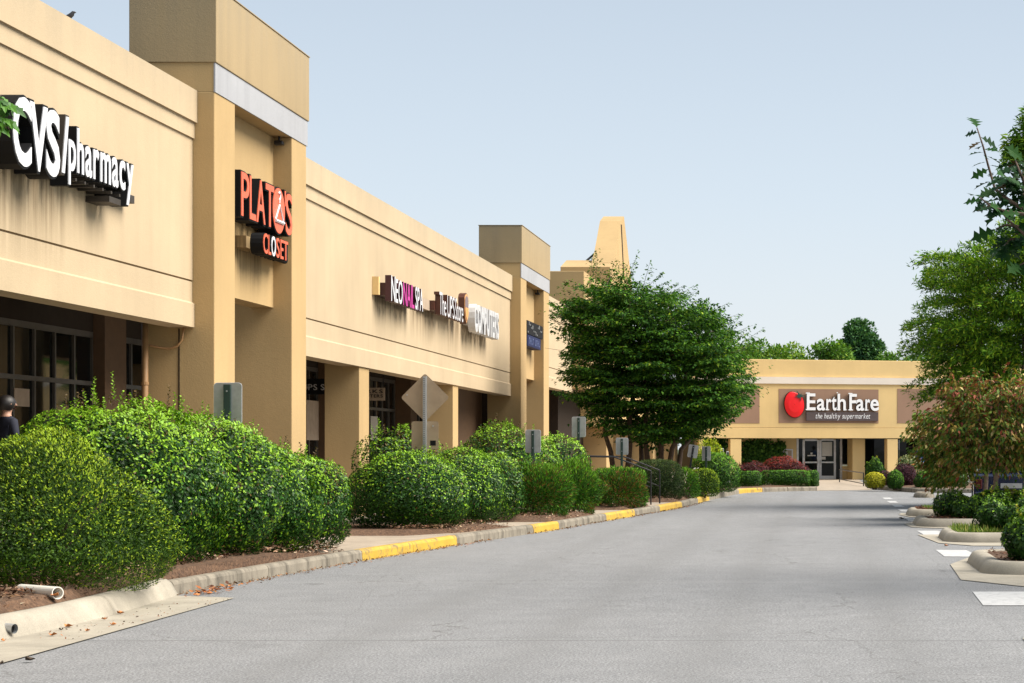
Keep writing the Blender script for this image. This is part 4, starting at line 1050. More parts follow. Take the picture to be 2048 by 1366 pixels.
def bush(cx, cy, rx, ry, h, label, pal, n=6000, leaf=0.05, asp=0.5, k=2.3, lump=0.08, new=0.3, brown=0.02, shoots=0, zb=0.15,
         cat='shrub', name='shrub', feather=0.0, seed=None, mat='leaf', group=None, spike=0.0, yaw=0.0, brownside=None, cone=0.0):
    seed = int(rng.integers(1e6)) if seed is None else seed
    root = empty(name, (cx, cy, zb), 0, label, cat, group)
    zc_ = h * (0.42 if cone < 0.2 else 0.30)
    d_ = unit(int(n * 1.25)); d_ = d_[d_[:, 2] > -0.9][:n]; n = len(d_)
    r_ = 1 / (np.abs(d_[:, 0]) ** k + np.abs(d_[:, 1]) ** k + np.abs(d_[:, 2]) ** k) ** (1 / k)
    r_ *= 1 + lump * clump(d_, seed, 2.6) + lump * 0.55 * clump(d_, seed + 1, 6.5) + 0.022 * clump(d_, seed + 7, 15.0)
    ctr = rng.random(n)
    depth = np.where(ctr < 0.66, rng.exponential(0.045, n), np.where(ctr < 0.86, rng.uniform(0.05, 0.35, n), rng.uniform(0.3, 0.75, n)))
    rr = r_ * (1 - depth)
    hz_ = np.where(d_[:, 2] > 0, h - zc_, zc_ * 1.1)
    sq = 1 - cone * np.clip(d_[:, 2], 0, 1)
    P = np.stack([d_[:, 0] * rx * rr * sq, d_[:, 1] * ry * rr * sq, zc_ + d_[:, 2] * hz_ * rr], 1)
    low = d_[:, 2] < -0.3; P[low, :2] *= (1 + 0.22 * (np.abs(d_[low, 2]) - 0.3) / 0.6)[:, None]
    P[:, 2] = np.maximum(P[:, 2], 0.03)
    out = nrm(np.stack([d_[:, 0] / rx, d_[:, 1] / ry, d_[:, 2] / hz_], 1))
    rnd = unit(n)
    tang = nrm(rnd - out * np.sum(rnd * out, 1, keepdims=True))
    D = nrm(out * (0.30 + feather) + tang * 0.85 + np.array([0, 0, 0.15 + feather * 0.6]))
    U = nrm(out + unit(n) * 0.30 + np.array([0, 0, 0.12]))
    # new growth on outer twig ends; its top and right bias paints in sunlight
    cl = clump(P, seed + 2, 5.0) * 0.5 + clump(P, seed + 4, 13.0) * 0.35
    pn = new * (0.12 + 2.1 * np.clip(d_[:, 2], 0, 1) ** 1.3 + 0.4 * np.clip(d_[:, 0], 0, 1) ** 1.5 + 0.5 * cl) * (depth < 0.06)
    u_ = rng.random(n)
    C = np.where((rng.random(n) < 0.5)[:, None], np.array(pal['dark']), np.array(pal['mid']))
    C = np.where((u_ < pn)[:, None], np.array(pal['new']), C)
    pb = np.full(n, brown)
    if brownside is not None:
        pb = pb + 0.5 * np.clip(P @ np.array(brownside) / max(rx, ry) - 0.25 + 0.5 * cl, 0, 1)
    C = np.where((rng.random(n) < pb)[:, None], np.array(pal['brown']), C)
    C = np.clip(C * rng.uniform(0.6, 1.4, (n, 1)) * rng.uniform(0.94, 1.06, (n, 3)), 0.003, 0.9)
    L = leaf * rng.uniform(0.65, 1.35, n) * np.where(depth > 0.3, 1.5, 1.0)
    parts = [leaves(P, D, U, L, L * asp, C, 0.3)]
    tw = MB()
    for s in range(shoots):                                   # untrimmed shoots above the clipped surface
        a = rng.uniform(0, 6.28); q = math.sqrt(rng.uniform(0, 0.75))
        dd = np.array([math.cos(a) * q, math.sin(a) * q, 0]); zz = math.sqrt(max(0.02, 1 - q * q))
        p0 = np.array([dd[0] * rx * 0.92, dd[1] * ry * 0.92, zc_ + zz * (h - zc_) * 0.97])
        ln = rng.uniform(0.08, 0.20) * (1 + spike * (rng.random() < 0.25))
        dv = nrm((np.array([dd[0] * 0.35, dd[1] * 0.35, 1.0]) + rng.normal(size=3) * 0.12)[None])[0]
        m_ = int(ln / 0.016); tt = np.linspace(0.05, 1, m_)
        Ps = p0 + dv * (tt * ln)[:, None]; ang = np.arange(m_) * 2.4
        side = np.stack([np.cos(ang), np.sin(ang), np.full(m_, 0.7)], 1)
        cs = np.array(pal['new']) if rng.random() < 0.8 else np.array(pal['brown'])
        Cs = np.clip(cs * rng.uniform(0.7, 1.25, (m_, 1)), 0, 0.9)
        parts.append(leaves(Ps, side, np.tile([0, 0, 1.0], (m_, 1)) + rng.normal(size=(m_, 3)) * 0.3, leaf * rng.uniform(0.8, 1.3, m_) * (1.2 - 0.5 * tt), leaf * asp * 1.1 * np.ones(m_), Cs, 0.3))
        tw.tube([p0, p0 + dv * ln], [0.004, 0.002], 4)
    V, Fc, C = join_leaves(parts)
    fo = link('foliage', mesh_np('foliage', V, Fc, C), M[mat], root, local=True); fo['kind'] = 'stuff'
    for s in range(5):
        a = s * 1.3 + seed; tw.tube([(0.06 * math.cos(a), 0.06 * math.sin(a), -0.05), (rx * 0.3 * math.cos(a), ry * 0.3 * math.sin(a), h * 0.35), (rx * 0.55 * math.cos(a), ry * 0.55 * math.sin(a), h * 0.62)], [0.03, 0.02, 0.008], 6)
    o = tw.build('stems', M['bark'], root, local=True); o['kind'] = 'stuff'
    return root

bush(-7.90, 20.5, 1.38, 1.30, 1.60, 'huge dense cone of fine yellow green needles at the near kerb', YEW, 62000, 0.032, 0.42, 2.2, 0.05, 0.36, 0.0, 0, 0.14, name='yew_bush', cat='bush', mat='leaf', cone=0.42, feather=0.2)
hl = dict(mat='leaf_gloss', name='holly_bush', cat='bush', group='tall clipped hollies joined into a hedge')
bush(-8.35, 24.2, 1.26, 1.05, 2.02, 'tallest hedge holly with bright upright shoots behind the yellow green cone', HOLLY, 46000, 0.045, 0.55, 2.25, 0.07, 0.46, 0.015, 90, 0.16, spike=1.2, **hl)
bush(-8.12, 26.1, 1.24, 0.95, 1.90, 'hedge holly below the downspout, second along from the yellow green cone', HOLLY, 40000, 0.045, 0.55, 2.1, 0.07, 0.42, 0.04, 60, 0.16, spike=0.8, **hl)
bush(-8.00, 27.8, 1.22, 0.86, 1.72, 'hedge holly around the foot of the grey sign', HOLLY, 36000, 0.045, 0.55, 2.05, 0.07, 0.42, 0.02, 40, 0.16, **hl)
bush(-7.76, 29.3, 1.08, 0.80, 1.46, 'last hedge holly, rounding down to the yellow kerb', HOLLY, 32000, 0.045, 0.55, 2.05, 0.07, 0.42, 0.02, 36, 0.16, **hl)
hb = dict(mat='leaf_gloss', name='holly_bush', cat='bush')
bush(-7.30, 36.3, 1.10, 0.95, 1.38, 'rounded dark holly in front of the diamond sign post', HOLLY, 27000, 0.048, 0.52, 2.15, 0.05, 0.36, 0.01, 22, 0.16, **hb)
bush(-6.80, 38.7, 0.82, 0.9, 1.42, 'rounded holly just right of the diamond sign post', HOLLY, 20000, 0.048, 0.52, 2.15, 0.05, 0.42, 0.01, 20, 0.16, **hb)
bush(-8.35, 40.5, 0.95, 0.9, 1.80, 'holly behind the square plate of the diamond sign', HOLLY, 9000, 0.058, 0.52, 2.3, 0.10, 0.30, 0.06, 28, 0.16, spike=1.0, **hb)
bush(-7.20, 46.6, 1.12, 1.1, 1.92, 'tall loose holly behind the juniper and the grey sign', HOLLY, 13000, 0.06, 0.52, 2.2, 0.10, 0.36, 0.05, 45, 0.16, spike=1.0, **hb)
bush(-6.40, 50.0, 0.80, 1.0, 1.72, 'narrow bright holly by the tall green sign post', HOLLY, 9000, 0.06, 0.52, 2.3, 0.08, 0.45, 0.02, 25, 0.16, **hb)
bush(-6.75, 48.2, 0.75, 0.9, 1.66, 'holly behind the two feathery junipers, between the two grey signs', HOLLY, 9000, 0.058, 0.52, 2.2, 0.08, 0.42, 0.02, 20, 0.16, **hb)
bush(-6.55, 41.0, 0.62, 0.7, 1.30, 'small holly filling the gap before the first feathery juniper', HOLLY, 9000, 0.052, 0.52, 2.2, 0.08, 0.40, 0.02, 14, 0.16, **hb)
jn = dict(name='juniper', cat='shrub', mat='leaf', feather=0.9)
bush(-5.98, 43.0, 0.76, 0.95, 1.14, 'feathery juniper with a bare twisted trunk at the kerb', JUNI, 22000, 0.075, 0.20, 2.2, 0.16, 0.30, 0.10, 30, 0.16, brownside=(-0.8, -0.6, 0.0), **jn)
bush(-5.56, 45.4, 0.70, 0.9, 1.10, 'feathery juniper browning at its right foot', JUNI, 21000, 0.075, 0.20, 2.2, 0.16, 0.34, 0.05, 26, 0.16, brownside=(1.0, -0.2, -0.9), **jn)
bush(-4.97, 50.0, 0.70, 0.9, 0.92, 'clipped juniper with orange tinted patches below the pale sign', JUNI, 20000, 0.07, 0.22, 3.2, 0.08, 0.28, 0.06, 10, 0.16, brownside=(0.5, -0.8, 0.1), **jn)
bush(-4.57, 57.3, 0.72, 0.9, 1.12, 'dark grey green clipped yew right of the handrails', DYEW, 20000, 0.06, 0.25, 3.0, 0.03, 0.30, 0.0, 0, 0.16, name='yew_bush', mat='leaf', feather=0.4)
bush(-3.88, 59.5, 0.36, 0.5, 0.80, 'small bright juniper between the two clipped yews', JUNI, 4000, 0.065, 0.25, 2.6, 0.08, 0.45, 0.03, 8, 0.16, **jn)
bush(-3.52, 61.8, 0.47, 0.6, 0.82, 'small round clipped yew with a lime sunlit side by the kerb', YEW, 6500, 0.06, 0.28, 3.0, 0.03, 0.40, 0.0, 0, 0.16, name='yew_bush', feather=0.3)
bush(-3.45, 67.3, 0.80, 1.0, 1.28, 'large round green shrub before the supermarket pillar', BOXW, 11000, 0.07, 0.42, 2.5, 0.05, 0.55, 0.0, 6, 0.16, name='round_shrub')
bush(-4.05, 74, 0.55, 0.6, 1.70, 'lime green loose shrub peeping over the large round shrub', LIME, 5000, 0.08, 0.3, 2.1, 0.12, 0.5, 0.0, 14, 0.16, name='lime_shrub', feather=0.4)
hh = dict(name='box_hedge', cat='hedge', mat='leaf')
bush(-2.72, 77.2, 0.48, 0.55, 0.58, 'clipped box hedge block on the left, behind the yellow kerb', BOXW, 5500, 0.06, 0.42, 7, 0.02, 0.35, 0.0, 0, 0.15, **hh)
bush(-1.32, 78.3, 0.90, 0.55, 0.60, 'long middle block of the clipped box hedge', BOXW, 9000, 0.06, 0.42, 8, 0.03, 0.38, 0.0, 0, 0.15, **hh)
bush(-0.30, 78.9, 0.24, 0.5, 0.58, 'short end block of the clipped box hedge by the path', BOXW, 3500, 0.06, 0.42, 5, 0.03, 0.30, 0.0, 0, 0.15, **hh)
bb = dict(name='barberry', cat='shrub')
bush(-2.75, 82.5, 0.75, 0.6, 0.92, 'dark purple barberry behind the left hedge block', BARB, 5000, 0.065, 0.45, 2.5, 0.10, 0.10, 0.2, 6, 0.15, **bb)
bush(-1.55, 83.0, 0.85, 0.6, 1.10, 'barberry with bright red tips below the notice board', BARB, 6500, 0.065, 0.45, 2.4, 0.08, 0.75, 0.1, 10, 0.15, **bb)
bush(-0.95, 82.2, 0.62, 0.55, 0.86, 'dark purple barberry nearest the supermarket doors', BARB, 4500, 0.065, 0.45, 2.4, 0.08, 0.08, 0.2, 4, 0.15, **bb)
bush(2.04, 76.6, 0.37, 0.4, 0.58, 'round golden yellow shrub right of the path', GOLD, 4500, 0.055, 0.45, 2.2, 0.05, 0.45, 0.0, 0, 0.12, name='golden_shrub')
bush(2.47, 79.6, 0.33, 0.4, 0.62, 'small purple shrub between the golden and green balls', PURP, 3000, 0.06, 0.45, 2.2, 0.06, 0.1, 0.1, 0, 0.12, name='purple_shrub')
bush(2.80, 76.4, 0.30, 0.35, 0.68, 'clipped green ball beside the golden shrub', BOXW, 4500, 0.055, 0.42, 2.2, 0.03, 0.35, 0.0, 0, 0.1, name='green_ball_shrub')
bush(3.25, 78.4, 0.45, 0.45, 0.86, 'largest purple black shrub right of the green ball', PURP, 6000, 0.06, 0.45, 2.3, 0.05, 0.1, 0.2, 0, 0.12, name='purple_shrub')
bush(3.75, 86, 0.6, 0.6, 1.15, 'pale flowering shrub behind the largest purple shrub', dict(dark=(0.06, 0.10, 0.03), mid=(0.12, 0.18, 0.06), new=(0.34, 0.36, 0.20), brown=(0.45, 0.16, 0.03)), 3500, 0.08, 0.5, 2.2, 0.12, 0.5, 0.04, 8, 0.1)
bush(2.70, 100, 0.45, 0.45, 1.05, 'dark leafy shrub in front of the wide shop window', GLOSS, 4000, 0.10, 0.45, 2.2, 0.15, 0.12, 0.0, 6, 0.05)
bush(4.0, 75.8, 0.55, 0.5, 0.62, 'low dark shrub under the reddish tree, left one', BOXW, 4000, 0.07, 0.42, 2.2, 0.1, 0.25, 0.05, 0, 0.1)
bush(4.9, 76.2, 0.60, 0.5, 0.72, 'low dark shrub under the reddish tree, right one', BOXW, 4000, 0.07, 0.42, 2.2, 0.1, 0.2, 0.05, 0, 0.1)
gb = dict(name='island_shrub', cat='shrub', mat='leaf_gloss')
bush(2.80, 43.5, 0.36, 0.40, 0.50, 'low glossy bush at the nose of the reddish mulch island', GLOSS, 3200, 0.062, 0.55, 2.2, 0.12, 0.38, 0.0, 6, 0.15, **gb)
bush(3.10, 42.5, 0.34, 0.36, 0.40, 'lowest glossy bush, second on the reddish mulch island', GLOSS, 2800, 0.062, 0.55, 2.2, 0.12, 0.38, 0.0, 4, 0.15, **gb)
bush(3.55, 42.3, 0.44, 0.42, 0.56, 'glossy bush around the foot of the slim reddish trunk', GLOSS, 4500, 0.062, 0.55, 2.2, 0.12, 0.4, 0.0, 8, 0.15, **gb)
bush(3.98, 43.6, 0.36, 0.4, 0.52, 'yellow leaved bush right of the slim reddish trunk', dict(dark=(0.06, 0.12, 0.016), mid=(0.12, 0.20, 0.02), new=(0.42, 0.42, 0.03), brown=(0.3, 0.3, 0.03)), 3200, 0.062, 0.55, 2.2, 0.12, 0.65, 0.0, 6, 0.15, **gb)
bush(4.40, 42.6, 0.46, 0.42, 0.60, 'glossy bush at the right picture edge on the reddish mulch island', GLOSS, 3800, 0.062, 0.55, 2.2, 0.12, 0.35, 0.0, 8, 0.15, **gb)
bush(3.08, 35.9, 0.32, 0.36, 0.52, 'glossy bush at the end of the patchy grass', GLOSS, 3600, 0.06, 0.55, 2.2, 0.12, 0.28, 0.0, 6, 0.15, **gb)
bush(3.55, 35.4, 0.36, 0.36, 0.55, 'glossy bush behind the large near one, on the grass island', GLOSS, 3400, 0.06, 0.55, 2.2, 0.12, 0.30, 0.0, 6, 0.15, **gb)
bush(2.84, 26.7, 0.42, 0.45, 0.60, 'large glossy bush on the nearest mulch island', GLOSS, 6500, 0.06, 0.55, 2.4, 0.10, 0.42, 0.0, 10, 0.14, **gb)
bush(3.25, 28.3, 0.40, 0.40, 0.55, 'glossy bush behind the large one on the nearest island', GLOSS, 4500, 0.06, 0.55, 2.4, 0.10, 0.42, 0.0, 8, 0.14, **gb)

# bare juniper trunk at the kerb
mb = MB(); p = at(1022, 1033, 42.2)
mb.tube([(p.x, 42.1, 0.15), (p.x - 0.03, 42.1, 0.35), (p.x + 0.05, 42.15, 0.50), (p.x + 0.28, 42.25, 0.62)], [0.05, 0.045, 0.04, 0.02], 7)
mb.tube([(p.x, 42.1, 0.33), (p.x + 0.2, 42.05, 0.38), (p.x + 0.33, 42.1, 0.36)], [0.03, 0.022, 0.012], 6)
tag(mb.build('twisted_stem', M['bark_pale'], smooth=True), 'bare twisted grey pink stem under the feathery juniper', 'stem')

# ------------------------------------------------------------------ trees
def spray(c, d_, ln, wd, n, leaf, asp, pal, wts, thick=0.05, droop=0.25, tilt=0.25, sag=0.25):
    """a flat leafy spray: starts at c, runs along d_"""
    d_ = d_ / np.linalg.norm(d_); s = np.cross(d_, [0, 0, 1.0]); s /= np.linalg.norm(s) + 1e-9
    t_ = rng.random(n) ** 0.8; wv = rng.normal(size=n) * 0.42 * np.sin(np.clip(t_ * 0.93 + 0.05, 0, 1) * math.pi) ** 0.6
    P = c + d_ * (t_ * ln)[:, None] + s * (wv * wd)[:, None]
    P[:, 2] += rng.normal(size=n) * thick - sag * ln * (t_ ** 2) * 0.4 - np.abs(wv) * wd * 0.2
    D = d_ * 0.6 + s * np.sign(wv)[:, None] * rng.uniform(0.2, 1.0, (n, 1)) + rng.normal(size=(n, 3)) * 0.3; D[:, 2] -= droop
    U = np.tile([0, 0, 1.0], (n, 1)) + rng.normal(size=(n, 3)) * tilt
    L = leaf * rng.uniform(0.65, 1.3, n)
    return leaves(P, D, U, L, L * asp, palette(n, pal, wts), 0.25, 0.12)

def branch_path(a, b_, sag=0.0, j=0.06, n=6):
    a, b_ = Vector(a), Vector(b_); L_ = (b_ - a).length; out = []
    for i in range(n + 1):
        s = i / n; p = a.lerp(b_, s); k = math.sin(s * math.pi)
        out.append(p + Vector((random.uniform(-j, j) * k * L_, random.uniform(-j, j) * k * L_, random.uniform(-j, j) * k * L_ + sag * k)))
    return out

# the big layered multi-stem tree left of the supermarket
TX, TY = -5.15, 64.0
tree = empty('layered_tree', (TX, TY, 0.3), 0, 'broad dark green multi trunk tree with layered foliage hiding the entrance tower', 'tree')
stems = [(1232, 1196, 705), (1250, 1285, 640), (1288, 1262, 760), (1297, 1300, 600), (1318, 1340, 620), (1333, 1395, 660), (1345, 1425, 720)]
for px0, px1, py1 in stems:
    a = at(px0, 948, TY); a.z = 0.3; b_ = at(px1, py1, TY + random.uniform(-1.2, 1.2))
    mb = MB(); pts = branch_path(a, b_, 0, 0.03, 7); mb.tube(pts, list(np.linspace(0.10, 0.02, len(pts))), 8); mb.build('trunk', M['bark'], tree, smooth=True)
parts = []; tw = MB()
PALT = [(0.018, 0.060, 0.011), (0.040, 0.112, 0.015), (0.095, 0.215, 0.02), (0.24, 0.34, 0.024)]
outline = [(1132, 640), (1138, 590), (1165, 575), (1225, 566), (1290, 572), (1345, 588), (1400, 618), (1440, 650), (1464, 684), (1480, 712), (1484, 750), (1478, 790), (1458, 825), (1425, 852), (1390, 872), (1330, 880), (1260, 878), (1210, 845), (1175, 820), (1155, 780), (1145, 720)]
def inside(x, y, poly):
    c = False; j = len(poly) - 1
    for i in range(len(poly)):
        if (poly[i][1] > y) != (poly[j][1] > y) and x < (poly[j][0] - poly[i][0]) * (y - poly[i][1]) / (poly[j][1] - poly[i][1]) + poly[i][0]: c = not c
        j = i
    return c
cen = at(1310, 760, TY); cnt = 0
while cnt < 480:
    px, py = random.uniform(1105, 1520), random.uniform(545, 905)
    if not inside(px, py, outline): continue
    q = at(px, py, TY)
    ex = (px - 1315) / 215; ez = (py - 720) / 190
    dep = math.sqrt(max(0.03, 1 - min(1, ex * ex * 0.9 + ez * ez * 0.75)))
    yy = random.uniform(-1, 1); yy = math.copysign(abs(yy) ** 0.55, yy) * dep * 3.0
    c = np.array([q.x, TY + yy, q.z])
    d_ = np.array([c[0] - cen.x, c[1] - TY, 0.0]); d_ /= np.linalg.norm(d_) + 1e-6
    d_ = d_ + rng.normal(size=3) * 0.3; d_[2] = 0.10 + 0.38 * max(0, (c[2] - 3.6) / 3.5)
    ln = random.uniform(0.75, 1.45)
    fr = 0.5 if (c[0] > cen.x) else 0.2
    lt = max(0.05, 0.25 + 0.5 * (c[2] - 3.5) / 4) * random.choice((0.3, 0.8, 1.2, 2.2))  # paler leaves high and to the right put the lit side into colour
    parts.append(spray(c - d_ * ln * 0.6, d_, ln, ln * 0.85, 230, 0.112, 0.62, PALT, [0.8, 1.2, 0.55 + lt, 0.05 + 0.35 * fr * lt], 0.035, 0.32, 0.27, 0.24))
    tw.tube([Vector(c) - Vector(d_) * ln * 0.9, Vector(c) + Vector(d_) * ln * 0.3], [0.014, 0.004], 4)
    cnt += 1
for k in range(46):                                           # long loose twig ends breaking the outline
    px, py = [(1180 + k * 6, 560 - 14 * math.sin(k)), (1290 + (k - 15) * 12, 560 + (k - 15) * 7.0), (1462, 700 + k * 2)][0 if k < 15 else (1 if k < 34 else 2)]
    q = at(px, py, TY + random.uniform(-1.5, 1.5)); d_ = np.array([0.25 + 0.5 * (px > 1300), random.uniform(-.5, .5), 0.75 if px < 1300 else 0.38]) + rng.normal(size=3) * 0.12
    ln = random.uniform(0.6, 1.25)
    c = np.array(q) - d_ * 0.3
    parts.append(spray(c, d_, ln, 0.22, 46, 0.095, 0.58, PALT, [1, 1.2, .7, .2], 0.03, 0.5, 0.35, 0.1))
    tw.tube([Vector(c) - Vector(d_) * 0.3, Vector(c) + Vector(d_) * ln], [0.010, 0.003], 4)
for k in range(34):                                           # the heart of the crown, its shade put into darker leaf colours
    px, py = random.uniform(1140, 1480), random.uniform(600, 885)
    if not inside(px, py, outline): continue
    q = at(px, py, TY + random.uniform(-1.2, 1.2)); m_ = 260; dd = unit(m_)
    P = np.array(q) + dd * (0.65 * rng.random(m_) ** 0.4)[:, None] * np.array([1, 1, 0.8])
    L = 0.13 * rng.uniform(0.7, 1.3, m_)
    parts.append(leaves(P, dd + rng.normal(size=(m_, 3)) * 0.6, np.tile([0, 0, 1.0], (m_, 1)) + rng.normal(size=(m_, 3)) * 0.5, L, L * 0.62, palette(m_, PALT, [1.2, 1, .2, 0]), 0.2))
V, Fc, C = join_leaves(parts)
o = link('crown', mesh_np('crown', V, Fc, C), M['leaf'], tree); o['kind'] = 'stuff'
o = tw.build('branches', M['bark'], tree); o['kind'] = 'stuff'

# willow oak with fine leaves
def willow_oak(root, cen, outline_fn, n_br, per, leaf, pal, wts, trunk_top, sag=0.5):
    parts = []; tw = MB()
    for k in range(n_br):
        e_ = outline_fn()
        tt = np.array(trunk_top) + np.array([0, 0, (e_[2] - trunk_top[2]) * 0.55])
        d_ = e_ - tt; ln = min(1.9, np.linalg.norm(d_) * 0.55); dv = d_ / np.linalg.norm(d_)
        p0 = e_ - dv * ln
        n = per; t_ = rng.random(n) ** 0.7
        side = np.cross(dv, [0, 0, 1.0]); side /= np.linalg.norm(side) + 1e-9
        wv = rng.normal(size=n) * 0.17 * ln * (1.05 - t_ * 0.75)
        P = p0 + dv * (t_ * ln)[:, None] + side * wv[:, None]
        P[:, 2] += rng.normal(size=n) * 0.06 - sag * t_ ** 2 * ln * 0.3 + 0.10 * ln * np.sin(t_ * 3.14) - np.abs(wv) * 0.25
        D = dv * 0.7 + rng.normal(size=(n, 3)) * 0.6; D[:, 2] -= 0.15
        U = np.tile([0, 0, 1.0], (n, 1)) + rng.normal(size=(n, 3)) * 0.5
        L = leaf * rng.uniform(0.6, 1.25, n)
        parts.append(leaves(P, D, U, L, L * 0.27, palette(n, pal, wts), 0.2, 0.1))
        tw.tube([Vector(p0), Vector(p0).lerp(Vector(e_), 0.5) + Vector((0, 0, 0.06 * ln)), Vector(e_) - Vector((0, 0, sag * ln * 0.28))], [0.014, 0.009, 0.003], 4)
    V, Fc, C = join_leaves(parts)
    o = link('crown', mesh_np('crown', V, Fc, C), M['leaf'], root); o['kind'] = 'stuff'
    o = tw.build('branches', M['bark'], root); o['kind'] = 'stuff'
PALW = [(0.036, 0.098, 0.010), (0.090, 0.20, 0.015), (0.19, 0.33, 0.02), (0.34, 0.45, 0.03)]
OX, OY = 5.55, 56.0
oak = empty('willow_oak', (OX, OY, 0), 0, 'feathery fine leaved oak sweeping in from the right above the reddish tree', 'tree')
mb = MB(); mb.tube([(OX, OY, -0.05), (OX + 0.05, OY, 1.5), (OX + 0.1, OY, 4), (OX + 0.05, OY, 7.5), (OX, OY, 9.5)], [0.2, 0.16, 0.13, 0.08, 0.03], 10); mb.build('trunk', M['bark'], oak, smooth=True)
OUTL = [(1998, 432), (1940, 480), (1880, 492), (1812, 508), (1826, 545), (1852, 575), (1815, 605), (1792, 650), (1796, 690), (1818, 720), (1796, 742), (1830, 780), (1858, 810), (1850, 845), (1880, 900), (1960, 930), (2100, 940), (2300, 880), (2330, 700), (2300, 560), (2200, 440), (2100, 380), (2040, 400)]
def oakpt():
    while True:
        px, py = random.uniform(1790, 2330), random.uniform(385, 940)
        if not inside(px, py, OUTL): continue
        q = at(px, py, OY); ex = (px - 2050) / 270; dep = math.sqrt(max(0.05, 1 - min(1, ex * ex)))
        yy = random.uniform(-1, 1); yy = math.copysign(abs(yy) ** 0.6, yy) * dep * 3.2
        return np.array([q.x, OY + yy, q.z])
willow_oak(oak, None, oakpt, 760, 210, 0.15, PALW, [0.9, 1.3, 0.9, 0.35], (OX, OY, 3.8))
for k in range(9):
    e_ = oakpt(); mb = MB(); pts = branch_path((OX + 0.05, OY, 1.8 + 0.6 * k), Vector(e_).lerp(Vector((OX, OY, e_[2])), 0.25), 0.1, 0.04, 5); mb.tube(pts, list(np.linspace(0.06, 0.015, len(pts))), 6); mb.build('limb', M['bark'], oak, smooth=True)
# a second fine leaved oak, only its branch tips in the frame
ok2 = empty('willow_oak', (5.3, 24, 0), 0, 'fine leaved oak whose wispy tips enter at the upper right edge', 'tree')
mb = MB(); mb.tube([(5.3, 24, -0.05), (5.3, 24, 3), (5.35, 24, 7)], [0.17, 0.13, 0.05], 10); mb.build('trunk', M['bark'], ok2, smooth=True)
def ok2pt():
    if random.random() < 0.25:
        px, py = random.choice(((2008, 262), (2024, 240), (2040, 215), (2046, 205), (2012, 278), (2030, 284), (2050, 290), (2052, 230)))
        q = at(px + random.uniform(-3, 6), py + random.uniform(-8, 8), 24); return np.array(q)
    a, b_ = random.uniform(0, 6.28), random.uniform(-0.6, 1)
    c = math.sqrt(1 - b_ * b_); q = random.random() ** 0.35; return np.array([6.15 + 2.85 * q * c * math.cos(a), 24 + 2.4 * q * c * math.sin(a), 6.0 + 2.0 * q * b_])
willow_oak(ok2, None, ok2pt, 260, 150, 0.10, PALW, [1.0, 1.2, 0.8, 0.2], (5.3, 24, 5.0), 0.35)

# the two small reddish trees on the island
PALR = [(0.045, 0.095, 0.015), (0.10, 0.155, 0.02), (0.20, 0.145, 0.028), (0.20, 0.050, 0.028), (0.27, 0.11, 0.07), (0.42, 0.32, 0.14)]
def red_tree(bx, by, cx_, cz_, rx_, rz_, n_sp, label, wts, cut=None):
    root = empty('reddish_tree', (bx, by, 0.15), 0, label, 'tree', 'small reddish trees on the island')
    mb = MB(); mb.tube([(bx, by, 0.1), (bx - 0.01, by, 0.7), (bx + 0.03, by, 1.4), (cx_, by, cz_ + rz_ * 0.6)], [0.062, 0.055, 0.05, 0.015], 9); mb.build('trunk', M['bark_pale'], root, smooth=True)
    parts = []; tw = MB()
    for k in range(n_sp):
        d_ = unit(1)[0]; q = rng.random() ** 0.4
        c = np.array([cx_ + d_[0] * rx_ * q, by + d_[1] * 1.3 * q, cz_ + d_[2] * rz_ * q])
        if cut and c[2] < cut(c[0]): continue
        dd = np.array([d_[0], d_[1], 0.12 + 0.3 * d_[2]]) + rng.normal(size=3) * 0.25
        ln = random.uniform(0.35, 0.75)
        hi = np.clip((c[2] - 1.9) / 1.0, 0, 1)
        w2 = np.array(wts) * np.array([1, 1, 1, 0.5 + 2.4 * hi, 0.6 + 1.6 * hi, 1])
        parts.append(spray(c - dd * ln * 0.5, dd, ln, ln * 0.8, 52, 0.115, 0.46, PALR, w2, 0.06, 0.75, 0.5, 0.3))
        tw.tube([Vector(c) - Vector(dd) * ln * 0.7, Vector(c) + Vector(dd) * ln * 0.4], [0.009, 0.003], 4)
    for k in range(7):
        d_ = unit(1)[0]; tw.tube(branch_path((bx + 0.02, by, 0.9 + 0.2 * k), (cx_ + d_[0] * rx_ * 0.7, by + d_[1], cz_ + (0.2 + 0.4 * abs(d_[2])) * rz_), 0.05, 0.05, 4), [0.025, 0.02, 0.015, 0.01, 0.006], 5)
    V, Fc, C = join_leaves(parts); o = link('crown', mesh_np('crown', V, Fc, C), M['leaf'], root); o['kind'] = 'stuff'
    o = tw.build('branches', M['bark'], root); o['kind'] = 'stuff'
red_tree(3.70, 43.2, 3.85, 2.15, 1.55, 1.05, 330, 'small reddish brown tree on the slim trunk standing in the front bushes', [1.1, 1.7, 1.1, 0.38, 0.32, 0.3], lambda x: 1.3 if x > 3.35 else 0.78)
red_tree(3.74, 46.2, 3.40, 1.75, 1.35, 0.98, 290, 'small olive brown tree on the trunk just behind, reaching towards the drive', [1.0, 1.8, 1.0, 0.2, 0.2, 0.2], lambda x: 1.25 if x > 3.35 else 0.74)

